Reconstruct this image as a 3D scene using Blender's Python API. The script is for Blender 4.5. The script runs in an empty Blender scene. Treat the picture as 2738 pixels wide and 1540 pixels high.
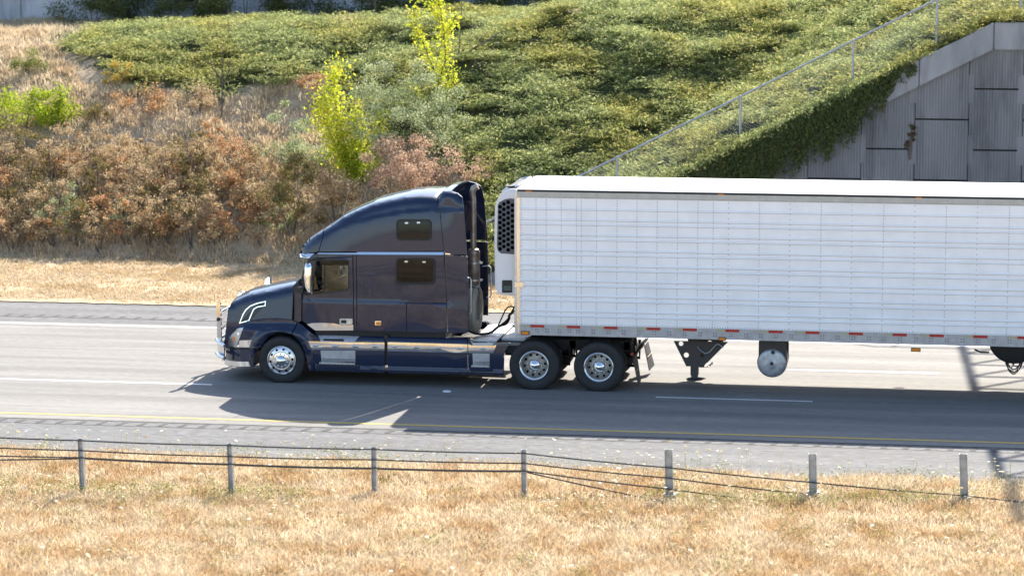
import bpy, bmesh, math, random
import numpy as np
from mathutils import Vector, Matrix, geometry
random.seed(7); RNG = np.random.default_rng(11)
R = math.radians
# ------------------------------------------------------------------ camera, light, exposure
CAM = (14.0542, -56.0399, 10.1387); YAW = 0.1634; PITCH = 0.1409; ROLL = -0.0013; F = 7599.1
FW = np.array([-math.sin(YAW)*math.cos(PITCH), math.cos(YAW)*math.cos(PITCH), -math.sin(PITCH)])
RT0 = np.array([math.cos(YAW), math.sin(YAW), 0.0]); UP0 = np.cross(RT0, FW)
RT = RT0*math.cos(ROLL)+UP0*math.sin(ROLL); UP = -RT0*math.sin(ROLL)+UP0*math.cos(ROLL)
scene = bpy.context.scene
cam_d = bpy.data.cameras.new('camera'); cam = bpy.data.objects.new('camera', cam_d)
scene.collection.objects.link(cam); scene.camera = cam
cam.matrix_world = Matrix(((RT[0], UP[0], -FW[0], CAM[0]), (RT[1], UP[1], -FW[1], CAM[1]), (RT[2], UP[2], -FW[2], CAM[2]), (0, 0, 0, 1)))
cam_d.sensor_width = 36; cam_d.lens = 36*F/2738; cam_d.clip_start = 1; cam_d.clip_end = 5000
cam_d.dof.use_dof = True; cam_d.dof.focus_distance = 57.5; cam_d.dof.aperture_fstop = 1.4

SUNV = Vector((1.387, 4.754, 4.09)).normalized()
SUN_EL = math.asin(SUNV.z)
world = bpy.data.worlds.new('World'); scene.world = world; world.use_nodes = True
wn = world.node_tree; bg = wn.nodes['Background']
sky = wn.nodes.new('ShaderNodeTexSky'); sky.sky_type = 'NISHITA'; sky.sun_disc = False
sky.sun_elevation = SUN_EL; sky.sun_rotation = math.atan2(SUNV.x, SUNV.y); sky.air_density = 1.0; sky.dust_density = 1.2; sky.ozone_density = 1.0
wn.links.new(sky.outputs[0], bg.inputs[0]); bg.inputs[1].default_value = 0.125
sun_d = bpy.data.lights.new('sun', 'SUN'); sun_d.energy = 5.0; sun_d.angle = R(0.53); sun_d.color = (1.0, 0.93, 0.82)
sun = bpy.data.objects.new('sun', sun_d); scene.collection.objects.link(sun)
sun.rotation_euler = SUNV.to_track_quat('Z', 'Y').to_euler(); sun.location = (20, 60, 60)
scene.view_settings.view_transform = 'Standard'; scene.view_settings.look = 'None'
scene.view_settings.exposure = 1.42; scene.view_settings.gamma = 1.0

# ------------------------------------------------------------------ projection helpers (measured pixel -> world point on a plane)
def ray(x, y): return np.array(CAM), FW+RT*((x-1369)/F)-UP*((y-770)/F)
def PY(x, y, Y=0.0):
    o, d = ray(x, y); return o+d*((Y-o[1])/d[1])
def PZ(x, y, Z=0.0):
    o, d = ray(x, y); return o+d*((Z-o[2])/d[2])
def proj(P):
    P = np.atleast_2d(P)-np.array(CAM); dd = P@FW
    return np.stack([1369+F*(P@RT)/dd, 770-F*(P@UP)/dd], 1)
def PF(x, y, fy, it=6):
    Y = 0.1
    for _ in range(it):
        p = PY(x, y, Y); Y = float(fy(p[0], p[2]))
    return PY(x, y, Y)

# ------------------------------------------------------------------ materials
def newmat(name):
    m = bpy.data.materials.new(name); m.use_nodes = True
    return m, m.node_tree, m.node_tree.nodes['Principled BSDF']
def P_(b, **k):
    for n, v in k.items():
        n = n.replace('_', ' ')
        if n in b.inputs: b.inputs[n].default_value = (*v, 1) if isinstance(v, tuple) and len(v) == 3 else v
def noise_mix(nt, c1, c2, scale=5, detail=4, stretch=None, lo=.35, hi=.65, rough=.6):
    tc = nt.nodes.new('ShaderNodeNewGeometry'); mp = nt.nodes.new('ShaderNodeMapping')
    if stretch: mp.inputs['Scale'].default_value = stretch
    nz = nt.nodes.new('ShaderNodeTexNoise'); nz.inputs['Scale'].default_value = scale; nz.inputs['Detail'].default_value = detail; nz.inputs['Roughness'].default_value = rough
    cr = nt.nodes.new('ShaderNodeValToRGB'); cr.color_ramp.elements[0].position = lo; cr.color_ramp.elements[1].position = hi
    cr.color_ramp.elements[0].color = (*c1, 1); cr.color_ramp.elements[1].color = (*c2, 1)
    nt.links.new(tc.outputs['Position'], mp.inputs[0]); nt.links.new(mp.outputs[0], nz.inputs['Vector']); nt.links.new(nz.outputs['Fac'], cr.inputs[0])
    return cr, nz
def mulmix(nt, a, b, fac=1.0, mode='MULTIPLY'):
    mx = nt.nodes.new('ShaderNodeMix'); mx.data_type = 'RGBA'; mx.blend_type = mode; mx.inputs[0].default_value = fac
    nt.links.new(a, mx.inputs[6])
    if isinstance(b, tuple): mx.inputs[7].default_value = (*b, 1)
    else: nt.links.new(b, mx.inputs[7])
    return mx.outputs[2]
def bump(nt, b, src, strength=.3, dist=.02):
    bp = nt.nodes.new('ShaderNodeBump'); bp.inputs['Strength'].default_value = strength; bp.inputs['Distance'].default_value = dist
    nt.links.new(src, bp.inputs['Height']); nt.links.new(bp.outputs[0], b.inputs['Normal'])
def simple(name, col, rough=.5, metal=0., coat=0., var=.12, scale=3., bmp=0., col2=None, **kw):
    m, nt, b = newmat(name)
    c2 = col2 or tuple(max(0, c*(1-var)) for c in col)
    cr, nz = noise_mix(nt, c2, col, scale=scale)
    nt.links.new(cr.outputs[0], b.inputs['Base Color'])
    kw.setdefault('Specular_IOR_Level', .2 if coat == 1. else .5); P_(b, Roughness=rough, Metallic=metal, Coat_Weight=coat*.8, Coat_Roughness=.03, **kw)
    if bmp: bump(nt, b, nz.outputs['Fac'], bmp, .01)
    return m
M = {}
def wavy_paint(name, col, rough, wob=.09, ws=1.1):
    m = simple(name, col, rough, coat=1.0, var=.08, scale=2); nt = m.node_tree; b = nt.nodes['Principled BSDF']
    g = nt.nodes.new('ShaderNodeNewGeometry'); n = nt.nodes.new('ShaderNodeTexNoise'); n.inputs['Scale'].default_value = ws; n.inputs['Detail'].default_value = .6
    nt.links.new(g.outputs['Position'], n.inputs['Vector']); bp = nt.nodes.new('ShaderNodeBump'); bp.inputs['Strength'].default_value = wob; bp.inputs['Distance'].default_value = .12
    nt.links.new(n.outputs['Fac'], bp.inputs['Height']); nt.links.new(bp.outputs[0], b.inputs['Normal']); nt.links.new(bp.outputs[0], b.inputs['Coat Normal'])
    return m
M['paint'] = wavy_paint('navy paint', (.005, .014, .046), .4)
M['black'] = simple('black plastic', (.012, .012, .014), .5)
M['rubber'] = simple('tyre rubber', (.022, .022, .024), .72, scale=9, var=.35)
M['rubber_old'] = simple('worn tyre rubber', (.30, .275, .235), .8, scale=9, var=.3)
M['frame'] = simple('chassis black', (.010, .010, .012), .6, scale=8, var=.4)
M['gearsteel'] = simple('painted steel grimy', (.035, .04, .05), .55, scale=7, col2=(.055, .035, .025))
M['chrome'] = simple('chrome', (.82, .82, .82), .07, metal=1, var=.03)
M['trim'] = wavy_paint('chrome trim', (.8, .8, .8), .07, .05, 2.2); M['trim'].node_tree.nodes['Principled BSDF'].inputs['Metallic'].default_value = 1
M['brushed'] = simple('brushed aluminium', (.55, .57, .6), .38, metal=1, var=.15, scale=14)
M['alu_rim'] = simple('polished wheel aluminium', (.75, .76, .78), .24, metal=.9, var=.15, scale=12)
M['rim_dish'] = simple('dusty wheel aluminium', (.44, .42, .39), .5, metal=.5, var=.35, scale=10)
M['tread'] = simple('step tread aluminium', (.66, .67, .7), .5, metal=.4, var=.3, scale=40)
M['exh'] = simple('exhaust steel', (.40, .36, .32), .45, metal=.8, scale=4, var=.35, col2=(.22, .17, .14))
M['white'] = simple('white unit paint', (.74, .74, .76), .3, coat=.4, var=.05)
M['roofw'] = simple('white trailer roof', (.80, .80, .79), .5, var=.04)
M['panel'] = wavy_paint('white trailer panel', (.87, .88, .90), .42, .05, .9)
M['rail'] = simple('aluminium rail', (.42, .44, .48), .42, metal=.55, var=.22, scale=6)
M['railtop'] = simple('aluminium top rail', (.45, .45, .43), .5, metal=.4, var=.15, scale=5)
M['rib_shade'] = simple('painted rib shade', (.44, .46, .51), .7)  # grey that paints in the shade line below each trailer rib
M['rivet'] = simple('rivet', (.20, .21, .24), .5, metal=.3)
M['bolt'] = simple('bolt heads', (.16, .17, .2), .4, metal=.6)
M['cream'] = simple('cream reflective tape', (.42, .40, .28), .5)
M['red'] = simple('red reflective tape', (.42, .015, .008), .4)
M['amber'] = simple('amber lens', (.85, .25, .01), .2, coat=1)
M['redlens'] = simple('red lens', (.6, .05, .03), .2, coat=1)
M['clear'] = simple('headlamp lens', (.40, .41, .44), .08, coat=1, var=.5, scale=14)
M['fgrey'] = simple('dark grille plastic', (.10, .105, .125), .5)
M['tank'] = simple('tank aluminium', (.52, .54, .58), .42, metal=.6, var=.45, scale=9)
M['galv'] = simple('galvanised steel', (.42, .44, .46), .5, metal=.4, var=.3, scale=9)
M['cable'] = simple('steel cable', (.07, .075, .08), .6, metal=.3)
M['wire'] = simple('fence wire', (.42, .44, .46), .5, metal=.4)
M['flap'] = simple('mud flap rubber', (.035, .036, .042), .7, scale=12, var=.4)
M['post_trim'] = simple('stainless corner post', (.72, .70, .66), .22, metal=.9)
M['seat'] = simple('cab interior', (.03, .035, .04), .7)
M['green'] = simple('green hose', (.02, .12, .05), .5)
M['yellow'] = simple('yellow road paint', (.52, .37, .08), .6, var=.25, scale=14)
M['linew'] = simple('white road paint', (.75, .75, .74), .6, var=.22, scale=14)
def glassmat(name, tint, refl=.12, op=.0):
    m = bpy.data.materials.new(name); m.use_nodes = True; nt = m.node_tree; nt.nodes.clear()
    o = nt.nodes.new('ShaderNodeOutputMaterial'); t = nt.nodes.new('ShaderNodeBsdfTransparent'); g = nt.nodes.new('ShaderNodeBsdfGlossy')
    f = nt.nodes.new('ShaderNodeFresnel'); f.inputs[0].default_value = 1.5; mx = nt.nodes.new('ShaderNodeMixShader')
    t.inputs[0].default_value = (*tint, 1); g.inputs['Roughness'].default_value = .02; a = nt.nodes.new('ShaderNodeMath'); a.operation = 'ADD'; a.inputs[1].default_value = refl
    nt.links.new(f.outputs[0], a.inputs[0]); nt.links.new(a.outputs[0], mx.inputs[0]); nt.links.new(t.outputs[0], mx.inputs[1]); nt.links.new(g.outputs[0], mx.inputs[2]); nt.links.new(mx.outputs[0], o.inputs[0])
    return m
M['void'] = simple('unlit opening', (.004, .004, .005), 1, Specular_IOR_Level=0.)
M['glass'] = glassmat('cab window glass', (.62, .68, .62), .03)
M['dglass'] = simple('dark sleeper glass', (.006, .007, .006), .04, Specular_IOR_Level=.26)

def leafmat(name, cols, trans=.35, rough=.7, patch=None, pscale=.35):
    """random colour per leaf from a ramp, and optional second species colour in patches"""
    m = bpy.data.materials.new(name); m.use_nodes = True; nt = m.node_tree; nt.nodes.clear()
    o = nt.nodes.new('ShaderNodeOutputMaterial'); g = nt.nodes.new('ShaderNodeNewGeometry'); cr = nt.nodes.new('ShaderNodeValToRGB')
    els = cr.color_ramp.elements
    while len(els) < len(cols): els.new(.5)
    for i, c in enumerate(cols): els[i].position = i/(len(cols)-1); els[i].color = (*c, 1)
    nt.links.new(g.outputs['Random Per Island'], cr.inputs[0]); col = cr.outputs[0]
    if patch:
        r2, nz = noise_mix(nt, (1, 1, 1), patch, scale=pscale, detail=3, lo=.45, hi=.62); col = mulmix(nt, col, r2.outputs[0])
    d = nt.nodes.new('ShaderNodeBsdfPrincipled'); d.inputs['Roughness'].default_value = rough; d.inputs['Specular IOR Level'].default_value = .25
    t = nt.nodes.new('ShaderNodeBsdfTranslucent'); mx = nt.nodes.new('ShaderNodeMixShader'); mx.inputs[0].default_value = trans
    nt.links.new(col, d.inputs['Base Color']); nt.links.new(col, t.inputs[0]); nt.links.new(d.outputs[0], mx.inputs[1]); nt.links.new(t.outputs[0], mx.inputs[2]); nt.links.new(mx.outputs[0], o.inputs[0])
    return m
M['ivy'] = leafmat('ground cover leaves', [(.12, .165, .05), (.24, .29, .10), (.40, .43, .17), (.54, .53, .27)], .45, patch=(1.12, .98, .74))
M['ivydark'] = leafmat('hanging vine leaves', [(.040, .064, .024), (.080, .112, .032), (.160, .144, .048)], .3)
M['grass'] = leafmat('dry grass blades', [(.44, .33, .21), (.62, .50, .33), (.74, .62, .44), (.82, .73, .56)], .38, patch=(.80, .67, .52), pscale=1.1)
M['grassf'] = leafmat('dry hill grass', [(.44, .35, .23), (.66, .54, .37), (.76, .65, .47), (.48, .38, .26)], .38, patch=(.84, .77, .70), pscale=.7)
M['verge'] = leafmat('straw verge', [(.50, .40, .26), (.62, .51, .35), (.68, .58, .41)], .3, patch=(.82, .74, .6), pscale=.4)
M['weed'] = leafmat('green weed leaves', [(.128, .176, .040), (.224, .240, .064), (.280, .272, .096)], .4)
M['flower'] = leafmat('white umbel flowers', [(.70, .68, .56), (.78, .76, .66), (.50, .42, .20), (.40, .28, .14), (.62, .60, .36)], .3)
M['rust'] = leafmat('rusty dry leaves', [(.42, .16, .07), (.62, .30, .14), (.72, .47, .28), (.34, .24, .10), (.12, .13, .04)], .35)
M['rust2'] = leafmat('brown dry leaves', [(.24, .15, .08), (.50, .33, .18), (.66, .51, .33), (.18, .19, .06)], .35)
M['pink'] = leafmat('faded dead leaves', [(.40, .24, .16), (.56, .38, .26), (.64, .48, .35)], .35)
M['olive'] = leafmat('olive leaves', [(.083, .093, .031), (.197, .186, .062), (.331, .248, .093), (.290, .166, .083)], .35)
M['silver'] = leafmat('silver green leaves', [(.15, .20, .07), (.28, .33, .13), (.46, .49, .27), (.62, .62, .44)], .35)
M['yell'] = leafmat('yellow leaves', [(.38, .46, .03), (.56, .62, .05), (.68, .70, .08), (.56, .44, .04)], .5)
M['lime'] = leafmat('lime leaves', [(.165, .270, .015), (.330, .420, .030), (.465, .465, .038)], .5)
M['orange'] = leafmat('orange yellow leaves', [(.450, .315, .060), (.555, .405, .105), (.300, .255, .060)], .4)
M['wither'] = leafmat('withered leaves', [(.05, .035, .025), (.12, .075, .045), (.16, .14, .06)], .2)
M['seed'] = leafmat('seed heads', [(.30, .18, .09), (.60, .45, .26), (.80, .70, .50), (.40, .36, .16)], .3)
M['bark'] = simple('grey brown bark', (.12, .10, .085), .85, scale=20, var=.4)

def mat_ground(name, c1, c2, c3, s1=.5, s2=6, bm=.5):
    m, nt, b = newmat(name); a, n1 = noise_mix(nt, c1, c2, scale=s1, detail=6, lo=.3, hi=.7); a2, n2 = noise_mix(nt, (1, 1, 1), c3, scale=s2, detail=8, lo=.4, hi=.75)
    nt.links.new(mulmix(nt, a.outputs[0], a2.outputs[0]), b.inputs['Base Color']); P_(b, Roughness=.95, Specular_IOR_Level=.1); bump(nt, b, n2.outputs['Fac'], bm, .06); return m
M['soil'] = mat_ground('dry ground', (.42, .32, .21), (.54, .42, .29), (.62, .58, .52), .5, 5)
M['hillsoil'] = mat_ground('hill soil', (.36, .275, .185), (.48, .38, .26), (.55, .5, .46), .6, 4)
def asphalt(name, c1, c2, tracks, grain=.25):
    m, nt, b = newmat(name)
    a, n1 = noise_mix(nt, c1, c2, scale=1.2, detail=6, stretch=(.12, 1.6, 1), lo=.3, hi=.7)
    g, n2 = noise_mix(nt, (1-grain,)*3, (1+grain*.5,)*3, scale=19, detail=3, stretch=(.25, 1, 1), lo=.25, hi=.75)
    col = mulmix(nt, a.outputs[0], g.outputs[0])
    geo = nt.nodes.new('ShaderNodeNewGeometry'); sp = nt.nodes.new('ShaderNodeSeparateXYZ'); nt.links.new(geo.outputs['Position'], sp.inputs[0])
    cr = nt.nodes.new('ShaderNodeValToRGB'); mr = nt.nodes.new('ShaderNodeMapRange'); mr.inputs[1].default_value = -8; mr.inputs[2].default_value = 12
    wn_ = nt.nodes.new('ShaderNodeTexNoise'); wn_.inputs['Scale'].default_value = .35
    nt.links.new(geo.outputs['Position'], wn_.inputs['Vector']); ad = nt.nodes.new('ShaderNodeMath'); ad.operation = 'MULTIPLY_ADD'; ad.inputs[1].default_value = .35; nt.links.new(wn_.outputs['Fac'], ad.inputs[0]); nt.links.new(sp.outputs[1], ad.inputs[2])
    nt.links.new(ad.outputs[0], mr.inputs[0]); nt.links.new(mr.outputs[0], cr.inputs[0])
    els = cr.color_ramp.elements; els[0].position = 0; els[0].color = (1, 1, 1, 1); els[1].position = 1; els[1].color = (1, 1, 1, 1)
    for y, w, d in tracks:
        for yy, v in ((y-w, 1), (y, d), (y+w, 1)):
            e = els.new(min(1, max(0, (yy+.17+8)/20))); e.color = (v, v, v, 1)
    col = mulmix(nt, col, cr.outputs[0]); nt.links.new(col, b.inputs['Base Color']); P_(b, Roughness=.85, Specular_IOR_Level=.3); bump(nt, b, n2.outputs['Fac'], .3, .01); return m
M['lane'] = asphalt('worn lane asphalt', (.155, .149, .139), (.24, .23, .213), [(-2.1, .4, .78), (-.95, .3, .92), (1.0, .4, .82), (2.3, .3, .9), (3.55, .12, .72), (5.2, .45, .84)])
M['should'] = asphalt('grey shoulder asphalt', (.105, .105, .108), (.175, .174, .174), [(-5.8, .4, .93)], .6)
M['groove'] = simple('milled groove', (.06, .058, .055), .9)
def mat_conc(name, c1, c2, ribs=False, s=1.2):
    m, nt, b = newmat(name); a, n1 = noise_mix(nt, c1, c2, scale=s, detail=7, stretch=(1, 1, .35), lo=.25, hi=.75)
    a2, n2 = noise_mix(nt, (1, 1, 1), (.5, .49, .5), scale=1.1, detail=6, stretch=(1.8, 1, .3), lo=.5, hi=.72)
    nt.links.new(mulmix(nt, a.outputs[0], a2.outputs[0]), b.inputs['Base Color']); P_(b, Roughness=.9); bump(nt, b, n1.outputs['Fac'], .3, .02); return m
M['conc'] = mat_conc('weathered concrete', (.13, .132, .14), (.23, .23, .235))
M['coping'] = mat_conc('coping concrete', (.17, .175, .185), (.33, .33, .34))
M['uwall'] = mat_conc('pale concrete', (.42, .43, .46), (.55, .56, .58))
M['joint'] = simple('dark joint', (.02, .02, .022), .9)

# ------------------------------------------------------------------ object helpers
col = scene.collection; ORG = {}
def tag(o, label=None, cat=None, group=None, kind=None):
    if label: o['label'] = label
    if cat: o['category'] = cat
    if group: o['group'] = group
    if kind: o['kind'] = kind
    return o
def empty(name, loc, label, cat, group=None):
    o = bpy.data.objects.new(name, None); col.objects.link(o); o.location = loc; o.empty_display_size = .3; ORG[o.name] = Vector(loc); return tag(o, label, cat, group)
def link(name, me, mat, parent=None):
    o = bpy.data.objects.new(name, me); col.objects.link(o)
    if mat: me.materials.append(mat)
    if parent is not None:
        org = ORG[parent.name]; me.transform(Matrix.Translation(-org)); o.parent = parent; ORG[o.name] = org
    else: ORG[o.name] = Vector((0, 0, 0))
    return o
def npmesh(name, V, Fq, mat, parent=None, smooth=False):
    V = np.asarray(V, np.float32).reshape(-1, 3); Fq = np.asarray(Fq, np.int32); k = Fq.shape[1]
    me = bpy.data.meshes.new(name); me.vertices.add(len(V)); me.vertices.foreach_set('co', V.ravel())
    me.loops.add(Fq.size); me.loops.foreach_set('vertex_index', Fq.ravel()); me.polygons.add(len(Fq))
    me.polygons.foreach_set('loop_start', np.arange(0, Fq.size, k, dtype=np.int32)); me.polygons.foreach_set('loop_total', np.full(len(Fq), k, np.int32))
    if smooth: me.polygons.foreach_set('use_smooth', np.ones(len(Fq), bool))
    me.update(calc_edges=True); me.validate(); return link(name, me, mat, parent)
class MB:
    def __init__(s): s.v = []; s.f = []
    def add(s, vs, fs):
        n = len(s.v); s.v += [tuple(map(float, v)) for v in vs]; s.f += [tuple(i+n for i in f) for f in fs]; return s
    def box(s, a, b):
        (x0, y0, z0), (x1, y1, z1) = a, b
        return s.add([(x0, y0, z0), (x1, y0, z0), (x1, y1, z0), (x0, y1, z0), (x0, y0, z1), (x1, y0, z1), (x1, y1, z1), (x0, y1, z1)],
                     [(0, 3, 2, 1), (4, 5, 6, 7), (0, 1, 5, 4), (1, 2, 6, 5), (2, 3, 7, 6), (3, 0, 4, 7)])
    def prism(s, pts, y0, y1):          # polygon in (x,z) counter-clockwise extruded along y
        n = len(pts); vs = [(p[0], y0, p[1]) for p in pts]+[(p[0], y1, p[1]) for p in pts]
        return s.add(vs, [tuple(range(n)), tuple(range(2*n-1, n-1, -1))]+[(i, i+n, (i+1) % n+n, (i+1) % n) for i in range(n)])
    def tube(s, pts, r, n=8, cap=True):
        pts = [Vector(p) for p in pts]; rr = r if isinstance(r, (list, tuple)) else [r]*len(pts); rings = []
        prev = None
        for i, p in enumerate(pts):
            t = (pts[min(i+1, len(pts)-1)]-pts[max(i-1, 0)]).normalized()
            if prev is None: a = t.orthogonal().normalized()
            else:
                a = prev-t*prev.dot(t); a = a.normalized() if a.length > 1e-6 else t.orthogonal().normalized()
            prev = a; b = t.cross(a); rings.append([p+(a*math.cos(2*math.pi*k/n)+b*math.sin(2*math.pi*k/n))*rr[i] for k in range(n)])
        base = len(s.v); s.v += [tuple(v) for rg in rings for v in rg]
        for i in range(len(pts)-1):
            for k in range(n): s.f.append((base+i*n+k, base+i*n+(k+1) % n, base+(i+1)*n+(k+1) % n, base+(i+1)*n+k))
        if cap: s.f.append(tuple(base+k for k in range(n-1, -1, -1))); s.f.append(tuple(base+(len(pts)-1)*n+k for k in range(n)))
        return s
    def lathe(s, prof, c, n=40, axis='y', closed=False):   # prof: list of (r, h) along the axis
        base = len(s.v)
        for r, h in prof:
            for k in range(n):
                a = 2*math.pi*k/n; u, w = r*math.cos(a), r*math.sin(a)
                s.v.append((c[0]+u, c[1]+h, c[2]+w) if axis == 'y' else (c[0]+h, c[1]+u, c[2]+w) if axis == 'x' else (c[0]+u, c[1]+w, c[2]+h))
        m = len(prof)
        for i in range(m-1 if not closed else m):
            j = (i+1) % m
            for k in range(n): s.f.append((base+i*n+k, base+i*n+(k+1) % n, base+j*n+(k+1) % n, base+j*n+k))
        return s
    def build(s, name, mat, parent=None, smooth=False, bevel=0, auto=35):
        me = bpy.data.meshes.new(name); me.from_pydata(s.v, [], s.f)
        bm = bmesh.new(); bm.from_mesh(me); bmesh.ops.remove_doubles(bm, verts=bm.verts, dist=1e-5)
        bmesh.ops.recalc_face_normals(bm, faces=bm.faces)
        if bevel:
            es = [e for e in bm.edges if len(e.link_faces) == 2 and e.calc_face_angle(0) > R(30)]
            bmesh.ops.bevel(bm, geom=es, offset=bevel, segments=2, affect='EDGES', clamp_overlap=True)
        if smooth or bevel:
            for f in bm.faces: f.smooth = True
            for e in bm.edges:
                if len(e.link_faces) == 2 and e.calc_face_angle(0) > R(auto): e.smooth = False
        bm.to_mesh(me); bm.free(); return link(name, me, mat, parent)
YC = 1.295
def clip_tri(poly, x0, x1, z0, z1):
    for ax, lim, sg in ((0, x0, 1), (0, x1, -1), (1, z0, 1), (1, z1, -1)):
        out = []; n = len(poly)
        for i in range(n):
            a, b = poly[i], poly[(i+1) % n]; da, db = (a[ax]-lim)*sg, (b[ax]-lim)*sg
            if da >= 0: out.append(a)
            if (da > 0 and db < 0) or (da < 0 and db > 0):
                t = da/(da-db); out.append((a[0]+(b[0]-a[0])*t, a[1]+(b[1]-a[1])*t))
        poly = out
        if len(poly) < 3: return None
    return poly
def sheet(name, mat, parent, loops, fy, res=.12, thick=.02, both=False, close=False, crown=None, off=0.0, pxin=True, auto=38):
    """side panel: outline loops traced in side view, surface y=fy(x,z), own thickness; close=True joins near and far side into one solid"""
    L = []
    for lp in loops:
        L.append([(p[0], p[2]) for p in (PF(x, y, fy) for x, y in lp)] if pxin else list(lp))
    tri = geometry.tessellate_polygon([[Vector((a, b, 0)) for a, b in lp] for lp in L]); flat = [p for lp in L for p in lp]
    mb = MB()
    for t in tri:
        T = [flat[i] for i in t]; xs = [p[0] for p in T]; zs = [p[1] for p in T]
        for i in range(int(math.floor(min(xs)/res)), int(math.floor(max(xs)/res))+1):
            for j in range(int(math.floor(min(zs)/res)), int(math.floor(max(zs)/res))+1):
                c = clip_tri(T, i*res, (i+1)*res, j*res, (j+1)*res)
                if c: mb.add([(a, fy(a, b)+off, b) for a, b in c], [tuple(range(len(c)))])
    me = bpy.data.meshes.new(name); me.from_pydata(mb.v, [], mb.f); bm = bmesh.new(); bm.from_mesh(me)
    bmesh.ops.remove_doubles(bm, verts=bm.verts, dist=2e-4); bmesh.ops.dissolve_degenerate(bm, dist=1e-5, edges=bm.edges)
    bm.normal_update()
    for f in bm.faces:
        if f.normal.y > 0: f.normal_flip()
    be = [e for e in bm.edges if e.is_boundary]
    if close:
        N = 10; vmap = {}
        bverts = {v for e in be for v in e.verts}
        for v in bverts:
            y0, y1 = v.co.y, 2*YC-v.co.y; ch = [v]; cr = crown(v.co.x, v.co.z) if crown else 0
            for k in range(1, N+1):
                t = k/N; nv = bm.verts.new((v.co.x, y0+(y1-y0)*t, v.co.z+cr*4*t*(1-t))); ch.append(nv)
            vmap[v] = ch
        far = {}
        src = list(bm.faces)
        for f in src:
            vs = []
            for v in f.verts:
                if v in vmap: vs.append(vmap[v][-1])
                else:
                    if v not in far: far[v] = bm.verts.new((v.co.x, 2*YC-v.co.y, v.co.z))
                    vs.append(far[v])
            bm.faces.new(list(reversed(vs)))
        for e in be:
            a, b = e.verts; A, B = vmap[a], vmap[b]
            for k in range(N):
                try: bm.faces.new((A[k], B[k], B[k+1], A[k+1]))
                except ValueError: pass
        bmesh.ops.recalc_face_normals(bm, faces=bm.faces)
    else:
        r = bmesh.ops.extrude_edge_only(bm, edges=be)
        for v in [g for g in r['geom'] if isinstance(g, bmesh.types.BMVert)]: v.co.y += thick
    for f in bm.faces: f.smooth = True
    for e in bm.edges:
        if len(e.link_faces) == 2 and e.calc_face_angle(0) > R(auto): e.smooth = False
    bm.to_mesh(me)
    if both:
        for v in bm.verts: v.co.y = 2*YC-v.co.y
        bmesh.ops.reverse_faces(bm, faces=bm.faces); me2 = bpy.data.meshes.new(name); bm.to_mesh(me2)
    bm.free(); o = link(name, me, mat, parent)
    if both: FAR[o.name] = link(name, me2, mat, FAR.get(parent.name, parent) if parent else None)
    return o
FAR = {}
def copy_tree(o, delta=Vector((0, 0, 0)), parent=None, label=None):
    c = o.copy(); col.objects.link(c); c.parent = parent
    if parent is None: c.location = o.location+Vector(delta)
    if label: c['label'] = label
    for ch in list(o.children): copy_tree(ch, parent=c)
    return c
def rrect(x0, y0, x1, y1, r, n=4):
    o = []
    for cx, cy, a0 in ((x1-r, y0+r, -90), (x1-r, y1-r, 0), (x0+r, y1-r, 90), (x0+r, y0+r, 180)):
        for k in range(n+1):
            a = R(a0+90*k/n); o.append((cx+r*math.cos(a), cy+r*math.sin(a)))
    return o
def sm(a, b, x):
    t = np.clip((np.asarray(x, float)-a)/(b-a), 0, 1); return t*t*(3-2*t)

# ------------------------------------------------------------------ numpy value noise
_T = RNG.random((256, 256))
def vnoise(x, y, s):
    x = np.asarray(x)/s+100; y = np.asarray(y)/s+100; xi = np.floor(x).astype(int); yi = np.floor(y).astype(int); fx = x-xi; fy = y-yi
    fx = fx*fx*(3-2*fx); fy = fy*fy*(3-2*fy); g = lambda a, b: _T[a % 256, b % 256]
    return (g(xi, yi)*(1-fx)+g(xi+1, yi)*fx)*(1-fy)+(g(xi, yi+1)*(1-fx)+g(xi+1, yi+1)*fx)*fy
def fbm(x, y, s): return .55*vnoise(x, y, s)+.3*vnoise(x+31, y+7, s*.5)+.15*vnoise(x+3, y+71, s*.25)

# ------------------------------------------------------------------ terrain
WY = 15.45; WX0 = 1.32
def coping_z(X): return np.minimum(.516*(np.asarray(X, float)-WX0), 6.74)
def toe(X): return 18.3-3.4*sm(-6, 1.3, X)
def hill(X, Y, bumps=True):
    X = np.asarray(X, float); Y = np.asarray(Y, float); zt = 5.7+.85*sm(-2, 4, X)+.5*sm(4, 13, X)-.25*sm(-8, -14, -(-X))
    b = .5*(Y-toe(X)); k = .5
    b = -k*np.log(np.exp(-np.clip(b, -20, 30)/k)+np.exp(-zt/k)); b = np.where(Y < toe(X), .5*(Y-toe(X))*.4, np.maximum(b, 0))
    c = coping_z(X)+.13*(Y-WY-.3)
    z = np.where((X > WX0), np.where(Y > WY+.2, np.maximum(b, c), -.3), b)
    if bumps:
        a = sm(0, 1.0, Y-toe(X))*np.where(X > WX0, sm(0.3, 1.5, Y-WY), 1); ivyb = sm(-9, -3, X)*.38+.22
        z = z+a*(ivyb*((fbm(X, Y*1.5, 1.9)-.45)*1.7+(vnoise(X+5, Y*1.4, .62)-.5)*.55))
    return z
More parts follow.
